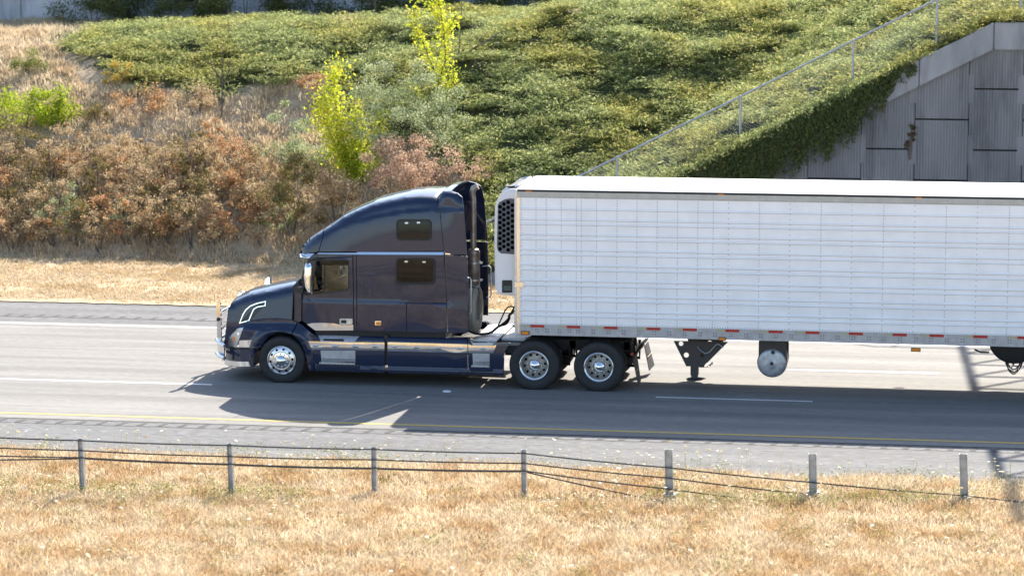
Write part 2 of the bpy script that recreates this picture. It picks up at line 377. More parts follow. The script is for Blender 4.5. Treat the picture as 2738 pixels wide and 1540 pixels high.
# flat ground sheet to the horizon, slightly uneven near the camera side field
gm = MB(); gm.add([(-1500, -900, -.03), (1500, -900, -.03), (1500, 2500, -.03), (-1500, 2500, -.03)], [(0, 1, 2, 3)])
tag(gm.build('ground', M['soil']), kind='structure')
xs = np.arange(-30, 40, .25); ys = np.arange(-30, -7.2, .25); Xg, Yg = np.meshgrid(xs, ys, indexing='ij')
def field_z(X, Y): return -.02+.03*sm(-7.4, -8.2, Y)+(.22*(fbm(X, Y, 2.2)-.5)+.05)*sm(-7.6, -8.8, Y)
Zg = field_z(Xg, Yg)
def grid_obj(name, Xg, Yg, Zg, mat):
    a, b = Xg.shape; idx = np.arange(a*b).reshape(a, b); q = np.stack([idx[:-1, :-1], idx[1:, :-1], idx[1:, 1:], idx[:-1, 1:]], -1).reshape(-1, 4)
    return npmesh(name, np.stack([Xg, Yg, Zg], -1).reshape(-1, 3), q, mat, smooth=True)
tag(grid_obj('median_ground', Xg, Yg, Zg, M['soil']), kind='structure')
xs = np.arange(-60, 34, .22); ys = np.concatenate([np.arange(13.6, 34, .22), np.arange(34, 75, 2)]); Xg, Yg = np.meshgrid(xs, ys, indexing='ij')
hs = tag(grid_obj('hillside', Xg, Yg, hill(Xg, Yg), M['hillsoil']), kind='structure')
# road
def strip(name, mat, y0, y1, z, x0=-700, x1=700, nx=1):
    return tag(MB().add([(x0, y0, z), (x1, y0, z), (x1, y1, z), (x0, y1, z)], [(0, 1, 2, 3)]).build(name, mat), kind='structure')
YN = -.41
strip('shoulder', M['should'], -7.9, 10.25, .0)
strip('road', M['lane'], YN-3.66-.45, YN+7.32+.25, .004)
mb = MB().add([(-700, YN-3.66-.06, .008), (700, YN-3.66-.06, .008), (700, YN-3.66+.06, .008), (-700, YN-3.66+.06, .008)], [(0, 1, 2, 3)])
tag(mb.build('yellow_edge_line', M['yellow']), kind='structure')
mb = MB().add([(-700, YN+7.32-.06, .008), (700, YN+7.32-.06, .008), (700, YN+7.32+.06, .008), (-700, YN+7.32+.06, .008)], [(0, 1, 2, 3)])
tag(mb.build('white_edge_line', M['linew']), kind='structure')
def dashes(Y, xend):
    mb = MB()
    for k in range(-8, 9):
        a = xend+k*12.19; mb.add([(a-3.05, Y-.055, .008), (a, Y-.055, .008), (a, Y+.055, .008), (a-3.05, Y+.055, .008)], [(0, 1, 2, 3)])
    tag(mb.build('lane_line', M['linew']), kind='structure')
e1 = PZ(566, 1030); e2 = PZ(1754, 1061); e3 = PZ(2173, 1074); e4 = PZ(2105, 988.5); e5 = PZ(2510, 998)
def dash2(name, Y, spans):
    mb = MB()
    for a, b in spans:
        mb.add([(a, Y-.055, .008), (b, Y-.055, .008), (b, Y+.055, .008), (a, Y+.055, .008)], [(0, 1, 2, 3)])
    tag(mb.build(name, M['linew']), kind='structure')
P1 = e2[0]+ (3.05) - e1[0]; 
def dspans(xe, per, ln): return [(xe+k*per-ln, xe+k*per) for k in range(-6, 7)]
LN = e3[0]-e2[0]; dash2('near_lane_line', YN, [(e1[0]-9.5+k*0, e1[0]) for k in (0,)]+[(e2[0], e3[0]), (e3[0]+9.1, e3[0]+12.2), (e1[0]-24, e1[0]-21)])
dash2('far_lane_line', YN+3.66, [(e4[0], e5[0]), (e5[0]+9.1, e5[0]+12.2), (e4[0]-30, e4[0]-27)])
mb = MB()
for k in range(-60, 90):
    x = k*.40; mb.add([(x, -4.93, .0045), (x+.10, -4.93, .0045), (x+.16, -4.64, .0045), (x+.06, -4.64, .0045)], [(0, 1, 2, 3)])
for k in range(400):
    x = -30+k*.15; w = lambda x: .016*math.sin(x*15.7)+.01*math.sin(x*4)
    for y0 in (-5.0, -4.58): mb.add([(x, y0+w(x), .0048), (x+.15, y0+w(x+.15), .0048), (x+.15, y0+.022+w(x+.15), .0048), (x, y0+.022+w(x), .0048)], [(0, 1, 2, 3)])
for k in range(-70, 60):
    x = k*.40; mb.add([(x, 7.95, .0045), (x+.12, 7.95, .0045), (x+.17, 8.3, .0045), (x+.05, 8.3, .0045)], [(0, 1, 2, 3)])
for k in range(400):
    x = -40+k*.15; w = lambda x: .03*math.sin(x*11.7)+.02*math.sin(x*4); mb.add([(x, 7.9+w(x), .0048), (x+.15, 7.9+w(x+.15), .0048), (x+.15, 7.96+w(x+.15), .0048), (x, 7.96+w(x), .0048)], [(0, 1, 2, 3)])
tag(mb.build('rumble_strip', M['groove']), kind='structure')
mb = MB()
for k in range(300):
    x0 = -30+k*.2; w = lambda x: .03*math.sin(x*9)+.02*math.sin(x*23)
    mb.add([(x0, 10.2+w(x0), .02), (x0+.2, 10.2+w(x0+.2), .02), (x0+.2, 10.75, .03), (x0, 10.75, .03)], [(0, 1, 2, 3)])
tag(mb.build('verge_edge', M['soil']), kind='structure')
strip('verge', M['soil'], 10.7, 40, .004, -300, 300)

# ------------------------------------------------------------------ wing wall with coping
PX = 1.5; PZH = 1.5
xR = 34.0
wall = empty('retaining_wall', (14, WY, 0), 'ribbed grey concrete panel wall beneath the bridge end, stepped joints', 'wall')
mb = MB().prism([(WX0, 0), (xR, 0), (xR, 6.7), (WX0+6.7/.516, 6.7)], WY+.10, WY+.3); mb.build('wall_core', M['joint'], wall)
# panels: staggered cruciform panels fitted from the photograph's joints, vertical fins as geometry
pj1 = PY(2100+1005/2.898, 925/2.898, WY); pj2 = PY(2100+1415/2.898, 925/2.898, WY)
colx0 = pj1[0]; cw = pj2[0]-pj1[0]+.02; zj = pj1[2]; zj2 = PY(2100+1650/2.898, 693/2.898, WY)[2]
def cz(x): return float(coping_z(x))
for i in range(-6, 14):
    xa = colx0+i*cw; xb = xa+cw
    zz = zj if i % 2 == 0 else zj2
    for j in range(-5, 5):
        za = zz+j*1.52-1.52; zb = za+1.52
        x0, x1 = xa+.009, xb-.009
        z0, z1 = max(za+.022, 0.0), zb-.022
        # notch: middle half of each panel is wider / narrower (stepped joint)
        if z1 <= 0.05: continue
        t0, t1 = cz(x0)-.12, cz(x1)-.12
        if max(t0, t1) <= z0+.03: continue
        mb = MB(); nr = 18; base = []
        prof = []
        for k in range(nr):      # vertical ribs: trapezoid fins
            u0 = x0+(x1-x0)*k/nr; u1 = x0+(x1-x0)*(k+.55)/nr; u2 = x0+(x1-x0)*(k+.62)/nr; u3 = x0+(x1-x0)*(k+.93)/nr
            prof += [(u0, WY), (u1, WY), (u2, WY+.017), (u3, WY+.017)]
        prof.append((x1, WY))
        vs = []
        for (u, y) in prof:
            tt = min(z1, max(cz(u)-.12, z0)); vs += [(u, y, z0), (u, y, tt), (u, WY+.09, z0), (u, WY+.09, tt)]
        fs = []
        for k in range(len(prof)-1):
            a = 4*k; fs += [(a, a+4, a+5, a+1), (a+1, a+5, a+7, a+3), (a, a+2, a+6, a+4)]
        n = 4*(len(prof)-1); fs += [(0, 1, 3, 2), (n, n+2, n+3, n+1)]
        mb.add(vs, fs)
        # ear that steps the vertical joint sideways over the middle of the panel
        zc0, zc1 = z0+.38, z1-.38
        if i % 2 == 0 and zc1 > zc0 and min(cz(x1), cz(x0)) > zc1+.1: mb.box((x1, WY-.001, zc0), (x1+.13, WY+.06, zc1)); mb.box((x0-.13, WY-.001, zc0), (x0, WY+.06, zc1))
        mb.build('wall_panel', M['conc'], wall)
cop = MB()
segs = [(WX0-1.2, 0), (6.0, 0), (12.55, 0), (14.36, 0), (20, 0), (xR, 0)]
def ctop(x): return min(.516*(x-WX0), 6.72)+.02
for k in range(len(segs)-1):
    a, b = segs[k][0]+.008, segs[k+1][0]-.008
    if k == len(segs)-3+0: pass
    h = .66
    cop.add([(a, WY-.12, ctop(a)-h), (b, WY-.12, ctop(b)-h), (b, WY+.32, ctop(b)-h), (a, WY+.32, ctop(a)-h), (a, WY-.12, ctop(a)), (b, WY-.12, ctop(b)), (b, WY+.32, ctop(b)), (a, WY+.32, ctop(a))],
            [(0, 3, 2, 1), (4, 5, 6, 7), (0, 1, 5, 4), (1, 2, 6, 5), (2, 3, 7, 6), (3, 0, 4, 7)])
cop.build('coping', M['coping'], wall, bevel=.02)

# chain link fence just behind the coping
fen = empty('chain_link_fence', (8, WY+.7, 2.5), 'chain link fence with grey top rail climbing the vine slope behind the concrete wall', 'fence')
FY = WY+.55
ra = PY(1548, 472, FY); rb = PY(2504, 0, FY); rs = (rb[2]-ra[2])/(rb[0]-ra[0]); rail = lambda x: ra[2]+rs*(x-ra[0])
xtop = 14.6
MB().tube([(1.5, FY, rail(1.5)), (xtop, FY, rail(xtop))], .028, 8).tube([(xtop, FY, rail(xtop)), (30, FY, rail(xtop))], .028, 8).build('top_rail', M['galv'], fen, smooth=True)
px_posts = [1247, 1650.7, 1980, 2282, 2506, 2733]
for k, q in enumerate(px_posts):
    x = PY(q, 472-(q-1548)*.494, FY)[0]; z = rail(min(x, xtop)); MB().tube([(x, FY, z-1.45), (x, FY, z+.03)], .03, 8).build('fence_post', M['galv'], fen, smooth=True)
mb = MB(); wv = []; wf = []
def wire(p, q, w=.0022):
    n = len(wv); p = Vector(p); q = Vector(q); d = (q-p).normalized(); a = d.cross(Vector((0, 1, 0))).normalized()*w
    b = Vector((0, w, 0)); wv.extend([p+a, p-a*.5+b, p-a*.5-b, q+a, q-a*.5+b, q-a*.5-b]); wf.extend([(n, n+1, n+4, n+3), (n+1, n+2, n+5, n+4), (n+2, n, n+3, n+5)])
x = 1.5
while x < 22:
    for s in (1, -1):
        x1 = x+s*1.1
        if 1.4 < x1 < 22.5: wire((x, FY, rail(min(x, xtop))-1.1), (x1, FY, rail(min(x1, xtop)) if True else 0))
    x += .085
npmesh('chain_mesh', np.array([list(v) for v in wv]), np.array(wf), M['wire'], fen)

# pale concrete wall at the top of the slope
uw = empty('concrete_wall', (-5, 37, 6), 'pale grey concrete wall along the top of the slope behind the shrubs', 'wall')
mb = MB(); x = -62.0
while x < 9:
    mb.box((x+.01, 37, 4.5), (x+7.3-.01, 37.35, 8.6)); x += 7.3
mb.build('wall_face', M['uwall'], uw, bevel=.02)
MB().box((-62, 36.92, 8.6), (11, 37.43, 8.8)).build('wall_cap', M['uwall'], uw)

# ================================================================== TRACTOR
truck = empty('semi_truck', (0, YC, 0), 'dark navy blue long nose semi truck with tall sleeper cab and chrome trim driving left', 'truck')
TOP = [(802.5, 677), (807.6, 661.5), (817, 649.4), (828.3, 638.2), (845, 627), (864.5, 616), (887, 601.8), (916.3, 581.3), (952.5, 564), (995.6, 546.5), (1041, 536), (1082.8, 527.5), (1124, 524.2), (1160, 525.5), (1169, 528)]
TOPW = [(p[0], p[2]) for p in (PY(x, y, .33) for x, y in TOP)]
def dist_poly(x, z, P):
    d = 9e9
    for i in range(len(P)-1):
        ax, az = P[i]; bx, bz = P[i+1]; vx, vz = bx-ax, bz-az; t = max(0, min(1, ((x-ax)*vx+(z-az)*vz)/(vx*vx+vz*vz))); d = min(d, math.hypot(x-ax-vx*t, z-az-vz*t))
    return d
def shoulder(d, r): return 0 if d >= r else r-math.sqrt(max(0, r*r-(r-d)**2))
CR = [(864, 613), (888.7, 613), (918, 602.5), (952.5, 592.2), (987, 584.4), (1038.8, 574), (1082.8, 567), (1125, 563.5), (1172, 561)]
CRW = [(p[0], p[2]) for p in (PY(x, y, .12) for x, y in CR)]
def crz(x):
    if x <= CRW[0][0]: return CRW[0][1]
    for i in range(len(CRW)-1):
        if x <= CRW[i+1][0]: t = (x-CRW[i][0])/(CRW[i+1][0]-CRW[i][0]); return CRW[i][1]+t*(CRW[i+1][1]-CRW[i][1])
    return CRW[-1][1]
ZBELT = PY(1000, 808.5, .1)[2]; XVIS = PY(830, 680, .1)[0]
def fcab(x, z):
    y = .10
    y -= .020*float(sm(ZBELT+.012, ZBELT-.008, z))
    if z > 2.6:
        dd = dist_poly(x, z, TOPW); y += shoulder(dd, .17)+.10*max(0, 1-dd)**2
        if x > -.2: y += .028*float(sm(crz(x)-.02, crz(x)+.03, z))*float(sm(-.2, .6, x))
    y += .10*float(sm(XVIS+.45, XVIS-.25, x))**2 + .03*float(sm(2.2, 3.4, x))*float(sm(3.2, 2.2, z))*0
    return y
WIN = [(848.9, 708.5), (931.3, 708.5), (930.8, 768.5), (924.2, 775.2), (838, 783), (837.7, 746.3)]
core = [(806, 674), (1188, 674), (1190.5, 729), (1194.8, 808.3), (1196, 886), (845, 882), (808, 857), (808, 787), (800, 770), (806, 742), (812, 715), (826, 690)]
sheet('cab_core', M['black'], truck, [core, WIN], fcab, close=True, off=.02)
zc = PY(1000, 660, .1)[2]
sheet('roof_visor_fairing', M['paint'], truck, [TOP[:6]+[(864.5, 630), (851, 673), (806, 680)]], fcab, res=.06, close=True, crown=lambda x, z: .05 if z > zc else 0, off=-.004, auto=50)
sheet('roof_fairing', M['paint'], truck, [[(866, 616)]+TOP[6:]+[(1176, 576), (1185.8, 671), (853, 673), (866, 630)]], fcab, res=.06, close=True, crown=lambda x, z: .07 if dist_poly(x, z, TOPW) < .05 else 0, off=-.004, auto=50)
DOOR = [(808, 787), (812, 757), (828, 703), (838, 690), (942, 688), (944.5, 790), (945.5, 882.8), (844, 882.8), (808, 857)]
door = sheet('door', M['paint'], truck, [DOOR, WIN], fcab, both=True, res=.05, off=-.006)
sheet('door_header', M['paint'], truck, [[(828, 694), (838, 681), (942.5, 680), (942, 686), (838, 688), (829, 702)]], fcab, both=True, off=-.006)
sheet('cab_pillar', M['paint'], truck, [[(945.5, 682.5), (951.8, 682.5), (953.5, 884), (948, 884)]], fcab, both=True, off=-.006)
sheet('sleeper_side', M['paint'], truck, [[(954, 682.5), (1185.5, 682.5), (1190, 729), (1193.6, 808.3), (1086.8, 808.3), (1086.8, 887), (955.5, 884.5)]], fcab, both=True, res=.05, off=-.006)
sheet('locker_door', M['paint'], truck, [[(1088.8, 810.3), (1194, 810.3), (1196.2, 888.6), (1088.8, 887.4)]], fcab, both=True, res=.05, off=-.006)
sheet('side_extender', M['paint'], truck, [[(1172, 529), (1178, 519), (1186, 513), (1207, 512.2), (1223.6, 518), (1236, 528), (1240.2, 563), (1246, 645), (1249, 681), (1189.8, 679.5), (1188.3, 669), (1178.6, 576)]],
      lambda x, z: fcab(x, min(z, 3.7))-.02+shoulder(dist_poly(x, z, [(p[0], p[2]) for p in (PY(a, b, .3) for a, b in ((1172, 529), (1178, 519), (1186, 512), (1207, 511.5), (1224, 517), (1236, 528)))]), .14), res=.06, both=True, thick=.05)
sheet('side_extender', M['paint'], truck, [[(1190.2, 684), (1249.3, 686), (1251.6, 760), (1251, 890), (1198.5, 889), (1196, 808), (1192.5, 729)]], lambda x, z: fcab(x, z)-.012, both=True, thick=.05)
sheet('extender_bridge', M['paint'], truck, [[(1171, 529), (1177, 518.5), (1186, 512), (1206, 511.6), (1206, 516), (1187, 517), (1180, 524), (1176, 545)]], lambda x, z: .30, close=True, crown=lambda x, z: .05, res=.2)
ZTR = PY(1000, 677.5, .1)[2]
sheet('chrome_trim', M['chrome'], truck, [[(848, 678.8), (852, 675.8), (953, 675.8), (957, 673.6), (1186, 674), (1187, 681.5), (953, 680.6)]], lambda x, z: fcab(x, z)+(z-ZTR)*.45, both=True, off=-.02, thick=.03, res=.05)
sheet('visor_trim', M['chrome'], truck, [[(802, 677.8), (841, 677.6), (828, 689.5), (803, 687.5)]], fcab, close=True, off=-.014, res=.2)
sheet('extender_badge', M['chrome'], truck, [[(1190, 677), (1204, 678), (1204, 681.2), (1190, 680.2)]], lambda x, z: fcab(x, z)-.03, both=True, thick=.01)
# roof vent slots (dark) near the nose
for a in ((829, 640.5, 842, 633.5), (845, 631, 860, 622.5)):
    p = PY(a[0]+8, a[1], .6); q = PY(a[2]+8, a[3], .6)
    MB().add([(p[0], .55, p[2]+.055), (q[0], .55, q[2]+.06), (q[0], 2.04, q[2]+.06), (p[0], 2.04, p[2]+.055), (p[0], .55, p[2]-.1), (q[0], .55, q[2]-.1), (q[0], 2.04, q[2]-.1), (p[0], 2.04, p[2]-.1)],
             [(0, 1, 2, 3), (4, 7, 6, 5), (0, 4, 5, 1), (1, 5, 6, 2), (2, 6, 7, 3), (3, 7, 4, 0)]).build('roof_vent', M['black'], truck)
# door furniture
def inset(P, k):
    cx = sum(p[0] for p in P)/len(P); cy = sum(p[1] for p in P)/len(P); return [(x+(cx-x)*k, y+(cy-y)*k) for x, y in P]
sheet('window_seal', M['black'], door, [inset([(845, 696), (851, 693.5), (926, 692.8), (933, 698), (935, 768), (927, 778.5), (836, 786.8), (834.5, 746)], 0), WIN], fcab, both=True, off=-.014)
sheet('rain_guard', M['dglass'], door, [[(848, 698), (930.5, 697), (931.5, 708.8), (846, 708.8)]], fcab, both=True, off=-.03, thick=.004)
sheet('door_glass', M['glass'], door, [WIN], fcab, both=True, off=.012, thick=.002, res=.5)
sheet('window_divider', M['black'], door, [[(866.6, 709), (868.8, 709), (868, 779), (865.8, 779.4)]], fcab, both=True, off=.002, thick=.02)
sheet('kick_plate', M['chrome'], door, [[(821, 866.5), (835, 863.5), (865, 862.5), (895, 864.5), (912, 868.5), (945, 868.5), (945, 883), (843.5, 883), (832, 875)]], fcab, both=True, off=-.014, thick=.01)
hx = [(908.5, 851.5), (942.5, 851.5), (943.5, 867), (909.5, 867)]
hd = sheet('door_handle', M['brushed'], door, [rrect(908.8, 851.5, 943, 867, 2.5)], fcab, both=True, off=-.022, thick=.02)
sheet('handle_recess', M['black'], door, [rrect(912.5, 855, 927, 864, 1)], fcab, both=True, off=-.026, thick=.005)
sheet('handle_lock', M['chrome'], door, [rrect(932, 860, 937, 864.5, 2)], fcab, both=True, off=-.028, thick=.005)
# sleeper windows
for (o, g, lt) in (((1060, 586.5, 1154.2, 643), (1064, 590.6, 1150, 638), ((1083, 594), (1115, 593))), ((1058.5, 690, 1164, 761), (1063, 694.3, 1159, 754), ((1082, 697), (1130, 698)))):
    sw = sheet('sleeper_window', M['dglass'], truck, [rrect(*g, 9)], fcab, both=True, off=-.016, thick=.01, res=.3)
    sheet('window_frame', M['frame'], sw, [rrect(*o, 11), rrect(*g, 9)], fcab, both=True, off=-.026, thick=.02, res=.3)
    for q in lt: sheet('window_latch', M['brushed'], sw, [rrect(q[0], q[1], q[0]+9, q[1]+4.5, 1.5)], fcab, both=True, off=-.02, thick=.004)
mk = sheet('side_marker', M['chrome'], truck, [rrect(1003.3, 857.5, 1020, 869, 2)], fcab, both=True, off=-.03, thick=.02)
sheet('lens', M['amber'], mk, [rrect(1006.5, 860, 1019.5, 868, 1)], fcab, both=True, off=-.037, thick=.008)
# windscreen, on the slanted front
pa, pb = PY(829, 694, .2), PY(802, 768, .2)
MB().add([(pb[0]-.03, .24, pb[2]), (pb[0]-.03, 2.35, pb[2]), (pa[0]-.03, 2.30, pa[2]), (pa[0]-.03, .29, pa[2]), (pb[0]-.01, .24, pb[2]), (pb[0]-.01, 2.35, pb[2]), (pa[0]-.01, 2.30, pa[2]), (pa[0]-.01, .29, pa[2])],
         [(0, 1, 2, 3), (7, 6, 5, 4), (0, 4, 5, 1), (1, 5, 6, 2), (2, 6, 7, 3), (3, 7, 4, 0)]).build('windscreen', M['dglass'], truck)
for yy in (.75, 1.85):
    MB().tube([(pb[0]-.08, yy, pb[2]-.01), (pb[0]-.03+.1, yy+.45, pb[2]+.27)], .012, 6).build('wiper', M['black'], truck)
# interior seen through the door glass
cxw, _, czw = PY(862, 762, .6)
mb = MB(); a = Vector((cxw, .62, czw)); n1 = Vector((.8, 0, .6)).normalized(); u = Vector((0, 1, 0)); v = n1.cross(u)
mb.tube([a+(u*math.cos(2*math.pi*k/24)+v*math.sin(2*math.pi*k/24))*.22 for k in range(25)], .018, 6, cap=False); mb.tube([a-u*.2, a+u*.2], .02, 6); mb.tube([a, a-n1*.3], .03, 6)
mb.build('steering_wheel', M['seat'], truck, smooth=True)
p0 = PY(842, 784, .6); MB().prism([(p0[0]-.05, p0[2]-.1), (p0[0]+.28, p0[2]-.1), (p0[0]+.18, p0[2]+.12), (p0[0]-.02, p0[2]+.2)], .35, 2.2).build('dashboard', M['seat'], truck, bevel=.02)

# ---- hood and fenders
HT = [(618, 811), (630, 803), (659.4, 790.5), (709, 780), (758.8, 770), (783, 765.5)]
HTW = [(p[0], p[2]) for p in (PY(x, y, .5) for x, y in HT)]
def fhood(x, z):
    t = float(np.clip((.25-x)/1.35, 0, 1)); return .24+.20*t*t+.13*max(0, (z-1.15))+shoulder(dist_poly(x, z, HTW), .14)
hood = sheet('hood', M['paint'], truck, [HT+[(784, 780), (780, 866), (700, 872), (668, 900), (652, 929), (603, 930), (602.2, 903.6), (607.2, 853.9), (613.5, 826)]], fhood, res=.07, close=True, crown=lambda x, z: .07 if dist_poly(x, z, HTW) < .04 else 0, auto=50)
WXC, WZC = PY(751.6, 964.2, 0)[0], PY(751.6, 964.2, 0)[2]
def ffen(x, z):
    y = .06; xf = -.62
    if x < xf: y += .42*((xf-x)/.62)**2.0
    r = math.hypot(x-WXC, z-WZC); y -= .045*float(sm(.74, .67, r)); y += .03*float(sm(.60, .57, r))
    if z > 1.02: y += .10*float(sm(1.05, 1.22, z))**1.5
    return y
fen1 = sheet('front_fender', M['paint'], truck, [[(652, 862.5), (659.4, 860), (696.6, 854.5), (735, 852.5), (781, 856), (793.5, 862.5), (779, 893), (763.7, 888.2), (743.9, 888.2), (719, 898.2), (699, 923), (693, 930), (604.5, 927.5), (604.7, 921), (614.7, 898.6), (632, 879)]], ffen, res=.07, both=True, thick=.33, auto=45)
sheet('rear_fender', M['paint'], truck, [[(796, 863), (811, 871), (858, 908.5), (858, 911.6), (825, 911.6), (836, 936), (842, 978), (842, 990), (826, 990.6), (823.4, 978), (815.9, 941), (803.5, 916), (782, 894.5)]], ffen, res=.07, both=True, thick=.25, auto=45)
HL = [(652, 874.5), (640, 877.5), (631, 883), (614.7, 899), (606, 919), (607, 922.5), (632, 927)]
hl = sheet('headlight', M['clear'], truck, [HL], ffen, res=.07, both=True, off=-.008, thick=.02)
sheet('lamp_rim', M['brushed'], hl, [[(652, 874.5), (640, 877), (630, 882), (614, 898), (605, 919), (607, 919), (615.5, 900), (631, 885), (641, 879), (651, 876.8), (631.5, 926), (607, 921.5), (606, 923.5), (632.8, 928)]], ffen, res=.07, both=True, off=-.013, thick=.01)
sheet('turn_signal', M['amber'], hl, [rrect(622, 900, 629.5, 912.5, 1)], ffen, both=True, off=-.014, thick=.008)
sheet('bulb', M['chrome'], hl, [rrect(634, 889, 640, 895.5, 2.9)], ffen, both=True, off=-.014, thick=.008)
sheet('lamp_reflector', M['chrome'], hl, [rrect(609.5, 910.5, 620, 920, 3)], ffen, both=True, off=-.012, thick=.006)
sheet('fender_trim', M['chrome'], truck, [[(641, 909.8), (673.6, 908.3), (667, 928), (634.2, 927)]], ffen, both=True, off=-.012, thick=.012, res=.07)
VE = [(639.5, 865), (649.4, 839), (657, 827), (669.3, 816.6), (686, 810), (711.6, 804.2), (710.3, 817.9), (689.2, 821.6), (680, 827), (674.3, 839), (666.8, 857.6)]
vent = sheet('hood_vent', M['fgrey'], truck, [inset(VE, .02)], fhood, both=True, off=-.006, thick=.01)
VI = [(642.8, 861.8), (651.8, 840), (659, 829), (670.5, 819), (687, 812.6), (709.2, 806.8), (708.4, 815.8), (688, 819.2), (678, 825), (672, 838), (664.8, 855.5)]
sheet('vent_trim', M['chrome'], vent, [VE, VI], fhood, both=True, off=-.016, thick=.012)
mb = MB()
for k in range(16):
    y = 812+k*3.1; xl = 690-(y-812)*.98+0; xr = xl+22
    a = PF(max(xl, 644), y, fhood); b = PF(min(xr+1, 706), y-1.2, fhood); mb.tube([(a[0], a[1]-.012, a[2]), (b[0], b[1]-.012, b[2])], .006, 4)
mb.build('vent_mesh', M['frame'], vent)
def fbump(x, z): return ffen(x, min(z, .9))+.0
sheet('bumper', M['paint'], truck, [[(603.5, 930.5), (683, 932.6), (678, 958), (677, 981), (612, 979), (600.5, 973), (603, 956)]], fbump, res=.08, close=True)
sheet('bumper_lip', M['alu_rim'], truck, [[(602.5, 961), (625, 965), (665.6, 967), (670, 979.4), (613.4, 977.5), (600, 973)]], fbump, res=.08, close=True, off=-.012)
sheet('bumper_seam', M['black'], truck, [[(604, 928), (690, 930.8), (690, 932.2), (604, 930.2)]], lambda x, z: ffen(x, z)+.03, close=True)
# front grille (on the nose, faces forward)
gx0, gx1 = PY(615, 822, .6), PY(604, 925, .6)
gr = MB().add([(gx0[0]-.04, .62, gx0[2]), (gx0[0]-.04, 1.97, gx0[2]), (gx1[0]-.03, 2.05, gx1[2]), (gx1[0]-.03, .54, gx1[2]), (gx0[0], .62, gx0[2]), (gx0[0], 1.97, gx0[2]), (gx1[0]+.04, 2.05, gx1[2]), (gx1[0]+.04, .54, gx1[2])],
              [(0, 3, 2, 1), (4, 5, 6, 7), (0, 1, 5, 4), (1, 2, 6, 5), (2, 3, 7, 6), (3, 0, 4, 7)]).build('grille', M['black'], truck)
mb = MB()
for k in range(9):
    t = (k+.5)/9; mb.tube([(gx0[0]+(gx1[0]-gx0[0])*t-.05, .6, gx0[2]+(gx1[2]-gx0[2])*t), (gx0[0]+(gx1[0]-gx0[0])*t-.05, 1.99, gx0[2]+(gx1[2]-gx0[2])*t)], .012, 6)
mb.build('grille_bar', M['chrome'], gr)
sheet('cowl', M['black'], truck, [[(782, 766), (797, 750), (802, 765), (808, 790), (806, 858), (786, 858), (786, 790)]], lambda x, z: .16, close=True, res=.5)
sheet('cowl_side', M['paint'], truck, [[(790, 777), (799, 772), (805.6, 789), (805.6, 856.5), (799, 862), (788, 858)]], lambda x, z: .14, both=True, res=.5)
# grille guard
gd = 0.35
def T(x, y, Y): return tuple(PY(x, y, Y))
gb = PY(584, 809, .45); gt = PY(590, 925, .45)
gg = MB().add([v for Yv in (.42, .50) for v in (T(578.4, 809, .45), T(589.8, 809, .45), T(594, 950, .45), T(583, 950, .45))], []).v
def yset(v, Y): return (v[0], Y, v[2])
mb = MB()
for Ya in (.42, 2.09):
    q = [yset(v, Ya) for v in gg[:4]]+[yset(v, Ya+.08) for v in gg[:4]]
    mb.add(q, [(0, 1, 2, 3), (7, 6, 5, 4), (0, 4, 5, 1), (1, 5, 6, 2), (2, 6, 7, 3), (3, 7, 4, 0)])
    if Ya < 1: guard = mb.build('grille_guard', M['chrome'], truck, bevel=.008); mb = MB()
mb.build('guard_upright', M['chrome'], guard, bevel=.008)
xg = gb[0]
for (zz, r, dx) in ((PY(0, 822, .5)[2], .028, .0), (PY(0, 866, .5)[2], .028, .01), (PY(0, 905, .5)[2], .028, .02)):
    pp = PY(590, 0, .5)
    MB().tube([(xg+dx, .5, zz), (xg+dx, 2.1, zz)], r, 10).build('guard_rail', M['chrome'], guard, smooth=True)
for (y0_, y1_) in ((909, 925), (946, 957)):
    a = T(580, y0_, .42); c = T(601, y1_, .08)
    MB().tube([(a[0], 1.3, a[2]), (a[0], .6, a[2]), a, ((a[0]+c[0])/2-.02, .22, (a[2]+c[2])/2), c], .038, 12).build('guard_wing', M['chrome'], guard, smooth=True)
    MB().tube([(a[0], 1.3, a[2]), (a[0], 2.0, a[2]), (a[0], 2.17, a[2]), ((a[0]+c[0])/2-.02, 2.37, (a[2]+c[2])/2), (c[0], 2.5, c[2])], .038, 12).build('guard_wing', M['chrome'], guard, smooth=True)
c = T(583.8, 854, .41); MB().lathe([(0, -.02), (.035, -.02), (.04, 0)], c, 16).build('guard_lamp', M['black'], guard, smooth=True)
c = T(596, 912, .30); MB().box((c[0]-.03, .3, c[2]-.42), (c[0]+.02, .38, c[2]+.0)).build('guard_bracket', M['chrome'], guard)
# round chrome lamp pods standing on the nose behind the guard and the far hood mirror
for (x, y, Y, r) in ((640, 790, 1.3, .055), (650, 785, 1.75, .055)):
    c = T(x, y, Y); MB().lathe([(.0, -.07), (r*.8, -.055), (r, 0), (r*.8, .055), (0, .07)], c, 14).build('nose_lamp', M['chrome'], truck, smooth=True)
cm = T(716.5, 752.5, 2.2)
mb = MB(); mb.lathe([(0, -.12), (.06, -.10), (.075, -.03), (.075, .06), (.0, .065)], (cm[0], 2.2, cm[2]), 16, 'y')
MB().add([(cm[0]-.075, 2.1, cm[2]-.085), (cm[0]+.06, 2.1, cm[2]-.085), (cm[0]+.06, 2.34, cm[2]-.085), (cm[0]-.075, 2.34, cm[2]-.085), (cm[0]-.035, 2.12, cm[2]+.09), (cm[0]+.05, 2.12, cm[2]+.11), (cm[0]+.05, 2.32, cm[2]+.11), (cm[0]-.035, 2.32, cm[2]+.09)],
         [(0, 3, 2, 1), (4, 5, 6, 7), (0, 1, 5, 4), (1, 2, 6, 5), (2, 3, 7, 6), (3, 0, 4, 7)]).build('hood_mirror', M['chrome'], truck, bevel=.03)
